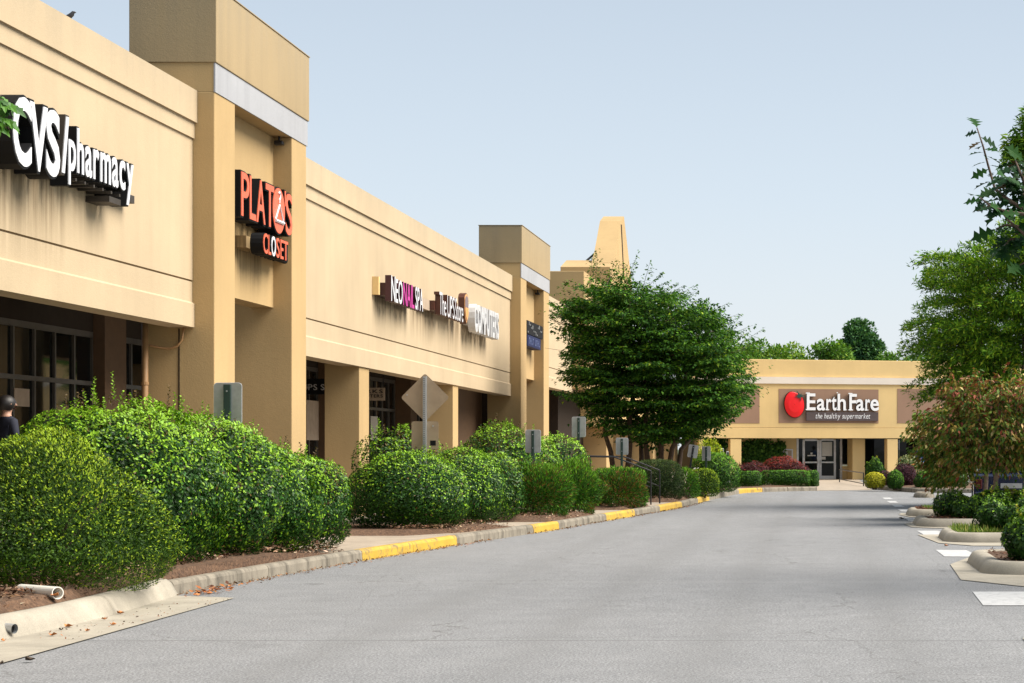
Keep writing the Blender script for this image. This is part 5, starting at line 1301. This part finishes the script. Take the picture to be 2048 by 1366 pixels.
# trees beyond the supermarket
def far_tree(px, top, wid, Y, label, pal, wts, base=725, conif=False, n=26):
    q = at(px, top, Y); root = empty('far_tree', (q.x, Y, 0), 0, label, 'tree', 'trees beyond the supermarket')
    H_ = q.z; R_ = wid / F * Y / 2
    mb = MB(); mb.tube([(q.x, Y, -0.05), (q.x, Y, H_ * 0.9)], [0.3, 0.06], 8); mb.build('trunk', M['bark'], root)
    parts = []
    for k in range(n):
        d_ = unit(1)[0]
        if conif:
            s = rng.random(); c = np.array([q.x + d_[0] * R_ * 1.1 * (1 - s) ** 0.6, Y + d_[1] * R_ * (1 - s) ** 0.6, H_ * (0.62 + 0.36 * s)]); rr = 0.4 + 0.4 * rng.random()
        else:
            b_ = abs(d_[2]) if rng.random() < 0.75 else d_[2]
            c = np.array([q.x + d_[0] * R_ * 0.8, Y + d_[1] * R_ * 0.8, H_ * 0.62 + b_ * H_ * 0.31]); rr = R_ * random.uniform(0.25, 0.42)
        m_ = 260; dd = unit(m_); rad = rr * rng.random(m_) ** 0.35
        P = c + dd * rad[:, None] * np.array([1, 1, 0.75])
        D = dd + rng.normal(size=(m_, 3)) * 0.5; L = 0.24 * rng.uniform(0.6, 1.4, m_)
        parts.append(leaves(P, D, dd * 0.6 + np.array([0, 0, 0.9]) + rng.normal(size=(m_, 3)) * 0.3, L, L * 0.6, palette(m_, pal, wts), 0.2))
    V, Fc, C = join_leaves(parts); o = link('crown', mesh_np('crown', V, Fc, C), M['leaf'], root); o['kind'] = 'stuff'
    return root
PF = [(0.05, 0.12, 0.020), (0.09, 0.19, 0.03), (0.15, 0.26, 0.035), (0.28, 0.37, 0.04)]
far_tree(1450, 674, 160, 138, 'green treetop showing left over the supermarket roof, beside the layered tree', PF, [0.6, 1.2, .8, .2])
far_tree(1520, 680, 150, 140, 'mid green treetop just right of the layered tree', PF, [0.6, 1.2, .8, .2])
far_tree(1580, 684, 130, 142, 'yellow green treetop above the red tomato', PF, [0.2, .7, 1.0, 1.0])
far_tree(1652, 680, 150, 138, 'round mid green treetop above the supermarket sign letters', PF, [0.7, 1.3, .6, .1])
far_tree(1718, 641, 115, 145, 'tallest dark pointed tree rising over the supermarket roof', [(0.03, 0.085, 0.035), (0.055, 0.13, 0.045), (0.08, 0.17, 0.055)], [1, 1, .6], conif=True, n=70)
far_tree(1778, 700, 110, 142, 'low green treetop right of the dark pointed tree', PF, [0.8, 1.2, .5, .1])
far_tree(1860, 690, 150, 140, 'treetop behind the feathery oak branches', PF, [0.8, 1.2, .5, .1])
far_tree(1960, 690, 150, 138, 'treetop hidden behind the oak, right of it', PF, [0.8, 1.2, .5, .1])

for k, px in enumerate((2140, 2280, 2420, 2570, 2720)):
    far_tree(px, 680, 190, 150 + 6 * (k % 2), '%s green tree counting rightwards from the supermarket in the row beyond the parking lot' % ('first', 'second', 'third', 'fourth', 'fifth')[k], PF, [0.7, 1.2, .6, .2])
# ivy on the supermarket wall and bushes in the arcade
parts = []
for px, py, rr, n in ((1500, 895, 14, 700), (1525, 900, 20, 1100), (1545, 905, 16, 800), (1560, 910, 9, 350), (1500, 920, 18, 900), (1560, 890, 7, 250), (1435, 890, 16, 700), (1530, 922, 14, 700), (1420, 900, 12, 400)):
    for k in range(n):
        pass
    u_ = np.array([EU(px + rng.normal() * rr * 0.55, py + rng.normal() * rr * 0.5, WD) for _ in range(n)])
    u_[:, 1] = np.clip(u_[:, 1], 0.05, zc - 0.02)
    w_ = WD - 0.03 - np.abs(rng.normal(size=n)) * 0.13
    P = np.stack([EO.x + u_[:, 0] * ca - w_ * sa, EO.y + u_[:, 0] * sa + w_ * ca, u_[:, 1]], 1)
    D = np.array([sa * 0.3, -ca * 0.3, -0.8]) + rng.normal(size=(n, 3)) * 0.5; U = np.array([sa, -ca, 0.5]) + rng.normal(size=(n, 3)) * 0.4
    L = 0.15 * rng.uniform(0.6, 1.3, n); parts.append(leaves(P, D, U, L, L * 0.8, palette(n, [(0.03, 0.08, 0.015), (0.055, 0.13, 0.02), (0.10, 0.2, 0.03)], [1, 1, .5]), 0.2))
V, Fc, C = join_leaves(parts)
iv = empty('ivy', EO + Vector((-3.3 * ca, -3.3 * sa + WD, 0)), 0, 'green ivy climbing the supermarket wall left of the notice board', 'plant')
o = link('ivy_leaves', mesh_np('ivy_leaves', V, Fc, C), M['leaf'], iv); o['kind'] = 'stuff'

# ------------------------------------------------------------------ near branches: every leaf a piece
def lobed_leaf(name, lobes, ln, wd, color, mat):
    pts = []
    for s, w_ in lobes: pts.append((w_ * wd, s * ln))
    ring = [(0, 0)] + pts + [(0, ln)] + [(-x, y_) for x, y_ in reversed(pts)]
    V = []; Fc = []
    nL = len(pts)
    mid = [(0, 0.0, 0)] + [(0, s * ln, 0.0) for s, _ in lobes] + [(0, ln, 0)]
    def bend(x, y_): return (x, y_, 0.18 * abs(x) - 0.5 * (y_ / ln) ** 2 * ln * 0.35)
    V = [bend(0, m_[1]) for m_ in mid] + [bend(x, y_) for x, y_ in pts] + [bend(-x, y_) for x, y_ in pts]
    k = len(mid)
    for i in range(nL + 1):
        m0, m1 = i, i + 1
        for sgn, off in ((0, k), (1, k + nL)):
            if i == 0: tri = [m0, off + 0, m1]
            elif i == nL: tri = [m0, off + nL - 1, m1]
            else: tri = [m0, off + i - 1, off + i, m1]
            Fc.append(tri if sgn == 0 else tri[::-1])
    me = bpy.data.meshes.new(name); me.from_pydata(V, [], Fc)
    ca_ = me.color_attributes.new('tint', 'FLOAT_COLOR', 'POINT')
    for d__ in ca_.data: d__.color = (*color, 1)
    me.materials.append(mat); me.update(); return me
OAKL = [(0.16, 0.07), (0.26, 0.30), (0.36, 0.10), (0.50, 0.48), (0.60, 0.12), (0.72, 0.40), (0.82, 0.11)]
oakm = [lobed_leaf('leaf', OAKL, 0.135, 0.088, c_, M['leaf_oak']) for c_ in ((0.015, 0.058, 0.012), (0.011, 0.042, 0.012), (0.020, 0.070, 0.012), (0.06, 0.04, 0.015))]
no = empty('lobed_oak', (3.0, 9.5, 0.15), 0, 'near oak branch with dark pointed lobed leaves against the sky, upper right', 'tree')
mb = MB(); mb.tube([(3.0, 9.5, 0.1), (3.0, 9.5, 2.0), (2.9, 9.4, 3.6), (2.7, 9.3, 5.0)], [0.10, 0.085, 0.06, 0.02], 9); mb.build('trunk', M['bark'], no, smooth=True)
cr = []
for k in range(60):
    d_ = unit(1)[0]; q = rng.random() ** 0.4; c = np.array([3.35 + 1.5 * q * d_[0], 9.7 + 1.4 * q * d_[1], 4.7 + 1.5 * q * d_[2]]); m_ = 60; dd = unit(m_)
    P = c + dd * (0.42 * rng.random(m_) ** 0.4)[:, None]; L = 0.13 * rng.uniform(0.7, 1.2, m_)
    cr.append(leaves(P, dd + rng.normal(size=(m_, 3)) * 0.5 - np.array([0, 0, 0.3]), np.tile([0, 0, 1.0], (m_, 1)) + rng.normal(size=(m_, 3)) * 0.4, L, L * 0.6, palette(m_, [(0.015, 0.058, 0.012), (0.03, 0.09, 0.014)], [1, 1]), 0.25))
V, Fc, C = join_leaves(cr); o = link('crown', mesh_np('crown', V, Fc, C), M['leaf_oak'], no); o['kind'] = 'stuff'
YB = 8.3
twigs = [[(2250, 520), (2100, 450), (2020, 402), (1990, 378), (1976, 330), (1966, 292), (1954, 256)],
         [(2100, 450), (2058, 390), (2040, 345), (2030, 318)],
         [(2120, 470), (2062, 430), (2020, 425), (1985, 415), (1960, 395)],
         [(2130, 500), (2060, 480), (2022, 478), (2002, 500)],
         [(2100, 450), (2070, 400), (2062, 350)],
         [(2120, 470), (2050, 455), (2012, 450), (1992, 458)],
         [(2130, 520), (2070, 515), (2040, 530)],
         [(2120, 440), (2060, 400), (2025, 372), (2008, 350)],
         [(2110, 400), (2070, 345), (2048, 322)], [(2110, 480), (2050, 470), (2016, 440), (2000, 420)]]
first = True
def put_leaf(parent, me, pos, d_, up, s):
    o = bpy.data.objects.new('leaf', me); col.objects.link(o); o.parent = parent
    d_ = Vector(d_).normalized(); up = Vector(up); x = d_.cross(up)
    if x.length < 1e-3: x = d_.cross(Vector((1, 0, 0)))
    x.normalize(); z = x.cross(d_)
    mt = Matrix((x, d_, z)).transposed().to_4x4()
    o.matrix_local = Matrix.Translation(Vector(pos) - Vector(parent.location)) @ mt @ Matrix.Scale(s, 4)
mb = MB(); nleaf = 0
for tw_ in twigs:
    dy = random.uniform(-0.35, 0.35)
    pts = [at(px, py, YB + dy + 0.1 * i * random.uniform(-1, 1)) for i, (px, py) in enumerate(tw_)]
    mb.tube(pts, list(np.linspace(0.009, 0.003, len(pts))), 6)
    for i in range(len(pts) - 1):
        a, b_ = pts[i], pts[i + 1]
        if a.x / a.y * F + 1640 > 2140: continue
        m_ = max(2, int((b_ - a).length / (0.034 if (tw_ is twigs[0] and i > 2) else 0.0135)))
        for k in range(m_):
            if nleaf > 292: break
            p = a.lerp(b_, k / m_); dv = (b_ - a).normalized()
            ang = nleaf * 2.4; sd = Vector((math.cos(ang), math.sin(ang) * 0.8, random.uniform(-0.35, 0.3)))
            put_leaf(no, random.choices(oakm, [5, 5, 3, 0.5])[0], p, dv * 0.35 + sd + Vector((0, 0, -0.25)), Vector((random.uniform(-.6, .6), random.uniform(-1.0, 0.2), 0.7)), random.uniform(0.42, 0.8)); nleaf += 1
    put_leaf(no, oakm[2], pts[-1], (pts[-1] - pts[-2]), (0.3, -1, 0.4), 0.9)
mb.tube(branch_path((2.9, 9.4, 3.3), at(2250, 520, YB), 0.05, 0.04, 5), [0.03, 0.025, 0.02, 0.016, 0.012, 0.009], 7)
mb.build('branch', M['bark'], no, smooth=True)

# leaf spray at the left edge
MAPL = [(0.12, 0.14), (0.28, 0.36), (0.40, 0.30), (0.55, 0.50), (0.66, 0.24), (0.82, 0.16)]
mapm = [lobed_leaf('leaf', MAPL, 0.17, 0.10, c_, M['leaf_gloss']) for c_ in ((0.05, 0.15, 0.022), (0.085, 0.21, 0.028), (0.035, 0.10, 0.02))]
nl = empty('kerbside_tree', (-8.6, 15.6, 0.2), 0, 'tree at the left edge with a few bright leaves hanging before the pharmacy letters', 'tree')
mb = MB(); mb.tube([(-8.6, 15.6, 0.15), (-8.6, 15.6, 3), (-8.5, 15.7, 5.5)], [0.11, 0.09, 0.03], 9); mb.build('trunk', M['bark'], nl, smooth=True)
mb = MB(); n_ = 0
for tw_ in ([(-120, 150), (-30, 195), (5, 200), (24, 212)], [(-120, 200), (-30, 230), (0, 232), (16, 240)], [(-100, 180), (-20, 190), (2, 192)], [(-90, 230), (-20, 245), (4, 255)]):
    pts = [at(px, py, 16.0 + random.uniform(-.2, .2)) for px, py in tw_]; mb.tube(pts, [0.010, 0.006, 0.004, 0.003][:len(pts)], 6)
    for i in range(len(pts) - 1):
        for k in range(9 if i else 5):
            p = pts[i].lerp(pts[i + 1], k / 9); ang = n_ * 2.4
            put_leaf(nl, random.choice(mapm), p, Vector((0.35 + 0.5 * math.cos(ang), 0.5 * math.sin(ang), -0.55)), (random.uniform(-.3, .6), -0.6, 0.8), random.uniform(0.55, 1.0)); n_ += 1
    mb.tube([Vector((-8.5, 15.7, 4.4)), pts[0]], [0.03, 0.011], 6)
mb.build('branch', M['bark'], nl, smooth=True)

# ------------------------------------------------------------------ small ground things
# mulch chips, grass
def scatter(fn, n, L, asp, pal, wts, name, label, mat='chips', up=0.3, lift=0.01):
    P = np.array([fn() for _ in range(n)]); P[:, 2] += rng.uniform(0, lift, n)
    D = rng.normal(size=(n, 3)); D[:, 2] = np.abs(D[:, 2]) * up
    U = np.tile([0, 0, 1.0], (n, 1)) + rng.normal(size=(n, 3)) * 0.4
    Ln = L * rng.uniform(0.5, 1.5, n); V, Fc, C = leaves(P, D, U, Ln, Ln * asp, palette(n, pal, wts), 0.2)
    o = link(name, mesh_np(name, V, Fc, C), M[mat]); tag(o, label, None, None, 'stuff'); return o
PALM = [(0.06, 0.03, 0.018), (0.14, 0.075, 0.042), (0.26, 0.16, 0.10), (0.42, 0.31, 0.22)]
def near_bed():
    y = random.uniform(11, 29); x = random.uniform(-1.6, 0.0) + kerb_x(y) - (0.30 if y < 22.3 else 0.16); return (x, y, 0.128 + 0.14 * min(1, max(0, kerb_x(y) - 0.16 - x) / 0.36))
scatter(near_bed, 15000, 0.06, 0.33, PALM, [1, 1.2, .8, .4], 'mulch_chips', 'loose bark chips on the near planting bed', lift=0.03)
def far_bed():
    a, b_ = random.choice(((34.5, 38.3), (40.8, 45.2), (48.9, 51.8), (55.8, 59.8))); y = random.uniform(a, b_); x = kerb_x(y) - 0.2 - random.random() * 1.2; return (x, y, 0.128 + 0.11 * min(1, (kerb_x(y) - 0.15 - x) / 0.45))
scatter(far_bed, 5000, 0.05, 0.35, PALM, [1, 1.2, .8, .3], 'mulch_chips', 'loose bark chips on the beds along the shops', lift=0.05)
def isl_bed():
    a, b_, x0 = random.choice(((26.0, 29.0, 2.3), (41.8, 44.2, 2.2), (48.3, 50.0, 2.3))); return (random.uniform(x0, x0 + (1.0 if a > 45 else 4)), random.uniform(a, b_), 0.155)
scatter(isl_bed, 4500, 0.05, 0.35, [(0.07, 0.03, 0.018), (0.15, 0.07, 0.04), (0.24, 0.13, 0.08)], [1, 1, .5], 'mulch_chips', 'loose reddish bark chips on the parking islands', lift=0.04)
def isl_grass(): return (random.uniform(2.35, 4.6), random.uniform(35.0, 37.1), 0.15)
scatter(isl_grass, 5000, 0.11, 0.12, [(0.07, 0.13, 0.02), (0.14, 0.20, 0.03), (0.24, 0.24, 0.06)], [1, 1, .5], 'grass', 'patchy grass on the second parking island', mat='leaf', up=1.5)
def isl_grass2(): return (random.uniform(2.5, 3.1), random.uniform(48.6, 49.8), 0.15)
scatter(isl_grass2, 900, 0.09, 0.12, [(0.07, 0.13, 0.02), (0.14, 0.20, 0.03)], [1, 1], 'grass', 'thin grass on the small bare island', mat='leaf', up=1.5)
def gut():
    y = random.uniform(22.2, 36); x = kerb_x(y) + abs(random.gauss(0, 0.10)) + 0.02; return (x, y, 0.006)
scatter(gut, 800, 0.035, 0.5, [(0.16, 0.07, 0.025), (0.28, 0.12, 0.04), (0.09, 0.05, 0.025)], [1, .7, 1], 'leaf_litter', 'brown leaf litter in the gutter along the kerb', lift=0.015)
def gut2():
    y = random.uniform(38, 60); x = kerb_x(y) + abs(random.gauss(0, 0.09)) + 0.02; return (x, y, 0.006)
scatter(gut2, 700, 0.045, 0.5, [(0.16, 0.08, 0.03), (0.09, 0.05, 0.025)], [1, 1], 'leaf_litter', 'dark leaf litter far along the kerb', lift=0.015)
def pile(): return (-6.72 + random.gauss(0, 0.07), 22.7 + random.gauss(0, 0.35), 0.006)
scatter(pile, 120, 0.06, 0.5, [(0.28, 0.10, 0.035), (0.40, 0.17, 0.06), (0.12, 0.05, 0.03)], [1, .7, .6], 'leaf_litter', 'small drift of red brown leaves where the rolled kerb ends', lift=0.05)
def apr(): return (random.uniform(-6.7, -6.2), random.uniform(17, 21.5), 0.012)
scatter(apr, 90, 0.022, 0.6, [(0.25, 0.11, 0.05), (0.06, 0.04, 0.03)], [1, 1], 'leaf_crumbs', 'tiny leaf crumbs on the gutter apron', lift=0.003)
# single fallen leaves
def fallen(px, py, s, mat, lab, z=0.014):
    p = gnd(px, py, z); mb = MB(); k = 7; a0 = px * 1.7
    rim = []
    for i in range(k):
        a = 2 * math.pi * i / k; rr = s * (0.6 + 0.4 * abs(math.cos(a)))
        rim.append((p.x + rr * math.cos(a + a0) , p.y + rr * 0.8 * math.sin(a + a0), p.z + 0.018 * (i % 2) + s * 0.35 * abs(math.cos(a))))
    for i in range(k): mb.poly([(p.x, p.y, p.z), rim[i], rim[(i + 1) % k]])
    tag(mb.build('fallen_leaf', M[mat], smooth=True), lab, 'leaf', 'single dry leaves on the ground')
for px, py, s, mt, lab in ((241, 1227, 0.045, 'deadleaf', 'curled orange leaf highest up the gutter apron'), (138, 1254, 0.055, 'deadleaf', 'largest curled orange leaf at the middle of the apron'),
        (105, 1271, 0.045, 'deadleaf', 'orange leaf low on the apron near the drain outlet'), (226, 1250, 0.035, 'deadleaf', 'small rust leaf near the apron edge'),
        (175, 1262, 0.028, 'deadleaf', 'pale orange scrap between the larger apron leaves'), (209, 1239, 0.03, 'deadleaf', 'rust brown scrap close to the rolled kerb'),
        (7, 1282, 0.025, 'deadleaf', 'tiny rust scrap at the left picture edge'), (60, 1321, 0.05, 'darkleaf', 'dark flat leaf lying on the asphalt below the apron'),
        (122, 1260, 0.022, 'darkleaf', 'small dark scrap beside the largest orange leaf'), (3, 1327, 0.02, 'darkleaf', 'tiny dark scrap at the apron corner'),
        (1803, 1038, 0.09, 'darkleaf', 'dark scrap on the drive before the third white bar')):
    fallen(px, py, s, mt, lab)
for px, py, lab in ((1893, 1092, 'orange leaf beside the grass island kerb'), (11, 1172, 'orange leaf on the mulch at the left edge'), (110, 1192, 'red brown leaf on the near mulch')):
    fallen(px, py, 0.05, 'deadleaf', lab, 0.012 if px > 1000 else 0.25)
# white drain pipe on the mulch and the outlet in the kerb
pp = empty('drain_pipe', (-7.2, 19.0, 0.2), 0, 'white plastic drain pipe lying open ended on the mulch', 'pipe')
a, b_ = Vector((-7.50, 19.25, 0.27)), Vector((-6.99, 18.80, 0.275)); mb = MB(); n = 20
d_ = (b_ - a).normalized(); u = d_.cross(Vector((0, 0, 1))).normalized(); vv = u.cross(d_)
rings = [(a, 0.058), (b_, 0.058), (b_, 0.050), (a.lerp(b_, 0.5), 0.050)]
for c, r_ in rings:
    for k in range(n): mb.v.append(tuple(c + (u * math.cos(6.2832 * k / n) + vv * math.sin(6.2832 * k / n)) * r_))
for q in range(3):
    for k in range(n): mb.f.append([q*n + k, q*n + (k+1) % n, (q+1)*n + (k+1) % n, (q+1)*n + k]); mb.mi.append(0)
mb.build('pipe_wall', M['pvc'], pp, smooth=False)
mb = MB(); mb.tube([b_ - d_ * 0.03, b_ - d_ * 0.0], 0.0585, 20, cap=False); mb.build('pipe_rim', M['pvc'], pp)
do = empty('drain_outlet', (-6.78, 17.25, 0.1), 0, 'small crushed metal drain outlet in the rolled kerb face', 'drain')
mb = MB(); mb.tube([(-7.0, 17.3, 0.10), (-6.765, 17.22, 0.085)], 0.042, 12, cap=False); mb.build('outlet_tube', M['galv'], do, smooth=True)
mb = MB(); mb.tube([(-6.80, 17.23, 0.087), (-6.795, 17.229, 0.0869)], 0.038, 12); mb.build('outlet_dark', M['return_black'], do)

# bird on the parapet
bd = empty('bird', (-9.98, 27.26, 7.28), 0, 'small dark bird perched on the near parapet', 'bird')
me_ = MB()
c0 = Vector((-9.98, 27.26, 7.345))
me_.tube([c0 + Vector((-0.09, 0, -0.03)), c0 + Vector((-0.05, 0, -0.01)), c0, c0 + Vector((0.035, 0, 0.03)), c0 + Vector((0.05, 0, 0.055)), c0 + Vector((0.07, 0, 0.055)), c0 + Vector((0.09, 0, 0.05))], [0.008, 0.022, 0.035, 0.03, 0.022, 0.014, 0.002], 8)
me_.build('bird_body', M['bird'], bd, smooth=True)
mb = MB()
for s in (-0.012, 0.012): mb.tube([c0 + Vector((0, s, -0.03)), c0 + Vector((0.005, s, -0.066))], 0.003, 5)
mb.build('legs', M['bird'], bd)

# ------------------------------------------------------------------ people
def person(loc, rz, label, shirt, trousers, pose, hair_long=False):
    root = empty('person', loc, rz, label, 'person')
    J = {'pel': (0, 0, 0.93), 'spine': (0, 0, 1.10), 'chest': (0, 0, 1.32), 'neck': (0, 0.0, 1.47), 'neck2': (0, 0.01, 1.53), 'head': (0, 0.03, 1.63), 'top': (0, 0.02, 1.72)}
    E_ = [('pel', 'spine'), ('spine', 'chest'), ('chest', 'neck'), ('neck', 'neck2'), ('neck2', 'head'), ('head', 'top')]
    Rr = {'pel': (0.155, 0.115), 'spine': (0.145, 0.105), 'chest': (0.165, 0.115), 'neck': (0.075, 0.07), 'neck2': (0.055, 0.055), 'head': (0.082, 0.10), 'top': (0.06, 0.075)}
    for s, n in ((-1, 'l'), (1, 'r')):
        J['sh' + n] = (s * 0.185, 0, 1.41); J['el' + n] = (s * 0.25, -0.02 + pose[0] * 0.1, 1.14); J['wr' + n] = (s * 0.23, 0.10 + pose[0] * 0.14, 0.92)
        J['pa' + n] = (s * 0.225, 0.13 + pose[0] * 0.15, 0.85)
        J['hip' + n] = (s * 0.09, 0, 0.86); J['kn' + n] = (s * 0.10, 0.03 + s * pose[1], 0.49); J['an' + n] = (s * 0.11, -0.02 + s * pose[1] * 1.2, 0.08); J['to' + n] = (s * 0.13, 0.16 + s * pose[1] * 1.2, 0.04)
        E_ += [('chest', 'sh' + n), ('sh' + n, 'el' + n), ('el' + n, 'wr' + n), ('wr' + n, 'pa' + n), ('pel', 'hip' + n), ('hip' + n, 'kn' + n), ('kn' + n, 'an' + n), ('an' + n, 'to' + n)]
        Rr.update({'sh' + n: (0.07, 0.07), 'el' + n: (0.046, 0.046), 'wr' + n: (0.030, 0.036), 'pa' + n: (0.026, 0.042), 'hip' + n: (0.092, 0.10), 'kn' + n: (0.06, 0.06), 'an' + n: (0.045, 0.045), 'to' + n: (0.04, 0.035)})
        base = Vector(J['pa' + n])
        for q, (fx, fl) in enumerate(((-0.028, 0.065), (-0.009, 0.075), (0.010, 0.07), (0.028, 0.055))):
            f1, f2 = 'f%s%da' % (n, q), 'f%s%db' % (n, q)
            J[f1] = (base.x, base.y + fx, base.z - 0.05); J[f2] = (base.x - s * 0.012, base.y + fx + 0.008, base.z - 0.05 - fl * 0.8)
            E_ += [('pa' + n, f1), (f1, f2)]; Rr[f1] = (0.0095, 0.0095); Rr[f2] = (0.0075, 0.0075)
        J['th' + n] = (base.x - s * 0.02, base.y + 0.055, base.z - 0.02); J['tt' + n] = (base.x - s * 0.03, base.y + 0.075, base.z - 0.06)
        E_ += [('wr' + n, 'th' + n), ('th' + n, 'tt' + n)]; Rr['th' + n] = (0.012, 0.012); Rr['tt' + n] = (0.009, 0.009)
    keys = list(J); me = bpy.data.meshes.new('b'); me.from_pydata([J[k] for k in keys], [(keys.index(a), keys.index(b_)) for a, b_ in E_], [])
    ob = bpy.data.objects.new('b', me); col.objects.link(ob); mo = ob.modifiers.new('s', 'SKIN'); mo.use_smooth_shade = True
    sv = me.skin_vertices[0].data
    for i, k in enumerate(keys): sv[i].radius = Rr[k]; sv[i].use_root = (k == 'pel')
    ob.modifiers.new('d', 'SUBSURF').levels = 1
    bpy.context.view_layer.update(); dg = bpy.context.evaluated_depsgraph_get()
    m2 = bpy.data.meshes.new_from_object(ob.evaluated_get(dg)); bpy.data.objects.remove(ob); m2.name = 'body'
    m2.materials.clear()
    for mm in (M['skin'], shirt, trousers, M['return_black']): m2.materials.append(mm)
    for p in m2.polygons:
        c = p.center; arm = abs(c.x) > 0.2 and c.z > 0.8
        if c.z > 1.475: p.material_index = 0
        elif arm and c.z < 0.93: p.material_index = 0
        elif c.z > 0.94 or arm: p.material_index = 1
        elif c.z > 0.085: p.material_index = 2
        else: p.material_index = 3
        p.use_smooth = True
    link('body', m2, [M['skin']], root, local=True)
    # hair cap, nose, ears
    hb_ = MB(); n, mrow = 14, 7
    for r_ in range(mrow + 1):
        ph = R(-48) + (R(90) - R(-48)) * r_ / mrow
        for k in range(n):
            th = 2 * math.pi * k / n; fr = math.sin(th)
            lo = ph if fr < 0.55 else max(ph, R(12))
            hb_.v.append((0.108 * math.cos(lo) * math.cos(th), 0.008 + 0.128 * math.cos(lo) * math.sin(th), 1.640 + 0.118 * math.sin(lo)))
    for r_ in range(mrow):
        for k in range(n): hb_.f.append([r_*n + k, r_*n + (k+1) % n, (r_+1)*n + (k+1) % n, (r_+1)*n + k]); hb_.mi.append(0)
    hb_.build('hair', M['hair'], root, local=True, smooth=True)
    fa = MB(); fa.tube([(0, 0.115, 1.66), (0, 0.145, 1.622), (0, 0.118, 1.612)], [0.008, 0.014, 0.008], 6)
    for s in (-1, 1): fa.tube([(s * 0.083, 0.02, 1.655), (s * 0.096, 0.012, 1.635), (s * 0.086, 0.02, 1.605)], [0.01, 0.014, 0.008], 6)
    fa.build('nose_and_ears', M['skin'], root, local=True, smooth=True)
    ey = MB()
    for s in (-1, 1): ey.tube([(s * 0.033, 0.112, 1.655), (s * 0.033, 0.122, 1.655)], 0.010, 8)
    ey.build('eyes', M['hair'], root, local=True)
    mo_ = MB(); mo_.tube([(-0.025, 0.116, 1.578), (0, 0.124, 1.576), (0.025, 0.116, 1.578)], 0.006, 6); mo_.build('mouth', M['lamp_red'], root, local=True)
    return root
person((-10.72, 27.0, 0.55), R(-40), 'dark haired person in a navy top walking behind the hedge at the left edge', M['navy'], M['navy'], (0.3, 0.12))
person((4.72, 97.5, 0.01), R(160), 'person in a bright blue shirt half hidden by the reddish tree at the supermarket', M['blue_cloth'], M['orange_cloth'], (0.6, 0.05))

# ------------------------------------------------------------------ the parked car
def car(x, y, rz):
    r = empty('parked_car', (x, y, 0), rz, 'dark blue estate car parked behind the glossy bushes under the reddish trees', 'car')
    Wd_, Lg = 0.92, 4.5
    # side outline (y from rear 0 to front Lg)
    low = [(0.0, 0.42), (0.05, 0.95), (0.18, 1.02), (1.0, 1.04), (2.9, 1.02), (3.6, 0.96), (4.35, 0.80), (4.5, 0.55), (4.45, 0.28), (3.9, 0.24), (0.5, 0.24), (0.05, 0.30)]
    mb = MB()
    secs = [(-Wd_, 0.93), (-Wd_ * 0.985, 1.0), (0, 1.01), (Wd_ * 0.985, 1.0), (Wd_, 0.93)]
    cy_, cz_ = 2.25, 0.62
    rg = [[(xx, cy_ + (a - cy_) * s, cz_ + (b_ - cz_) * s) for a, b_ in low] for xx, s in secs]
    for r0, r1 in zip(rg, rg[1:]): mb.prism(r0, r1, cap=False)
    mb.poly(rg[0]); mb.poly(rg[-1]); mb.build('body', M['car'], r, local=True, bevel=0.03)
    top = [(0.12, 1.03), (0.55, 1.52), (1.2, 1.58), (2.3, 1.54), (3.15, 1.03)]
    mb = MB(); mb.prism([(-0.83 if b_ < 1.2 else -0.66, a, b_) for a, b_ in top], [(0.83 if b_ < 1.2 else 0.66, a, b_) for a, b_ in top]); mb.build('cabin', M['car'], r, local=True, bevel=0.03)
    mb = MB(); mb.poly([(-0.72, 0.165, 1.07), (0.72, 0.165, 1.07), (0.58, 0.50, 1.48), (-0.58, 0.50, 1.48)]); o = mb.build('rear_window', M['glass'], r, local=True); o.location.y -= 0.03
    for s in (-1, 1):
        mb = MB(); mb.poly([(s * 0.835, 0.75, 1.07), (s * 0.835, 1.75, 1.07), (s * 0.69, 1.7, 1.49), (s * 0.69, 0.95, 1.50)]); o = mb.build('side_window', M['glass'], r, local=True); o.location.x = s * 0.012
        mb = MB(); mb.poly([(s * 0.835, 1.83, 1.07), (s * 0.835, 2.85, 1.07), (s * 0.69, 2.25, 1.47), (s * 0.69, 1.80, 1.49)]); o = mb.build('side_window', M['glass'], r, local=True); o.location.x = s * 0.012
        mb = MB(); mb.box(s * 0.78 - 0.08, s * 0.78 + 0.08, -0.012, 0.06, 0.62, 0.86); mb.build('tail_lamp', M['lamp_red'], r, local=True, bevel=0.02)
        mb = MB(); mb.box(s * 1.02 - 0.07, s * 1.02 + 0.07, 2.75, 2.9, 1.0, 1.12); mb.build('wing_mirror', M['car'], r, local=True, bevel=0.03)
        mb = MB(); mb.box(s * 0.65 - 0.16, s * 0.65 + 0.16, 4.44, 4.49, 0.62, 0.74); mb.build('headlight', M['offwhite'], r, local=True)
        for yy in (0.85, 3.6):
            mb = MB(); mb.tube([(s * 0.74, yy, 0.32), (s * 0.94, yy, 0.32)], 0.32, 20); w0 = mb.build('wheel', M['tyre'], r, local=True)
            mb = MB(); mb.tube([(s * 0.93, yy, 0.32), (s * 0.948, yy, 0.32)], 0.20, 16); mb.build('rim', M['alu_light'], w0, local=True)
    mb = MB(); mb.box(-0.88, 0.88, -0.06, 0.1, 0.34, 0.56); mb.build('rear_bumper', M['car'], r, local=True, bevel=0.04)
    mb = MB(); mb.box(-0.26, 0.26, -0.015, 0.03, 0.64, 0.76); mb.build('number_plate', M['sign_back'], r, local=True)
    return r
car(4.62, 49.5, R(-4))
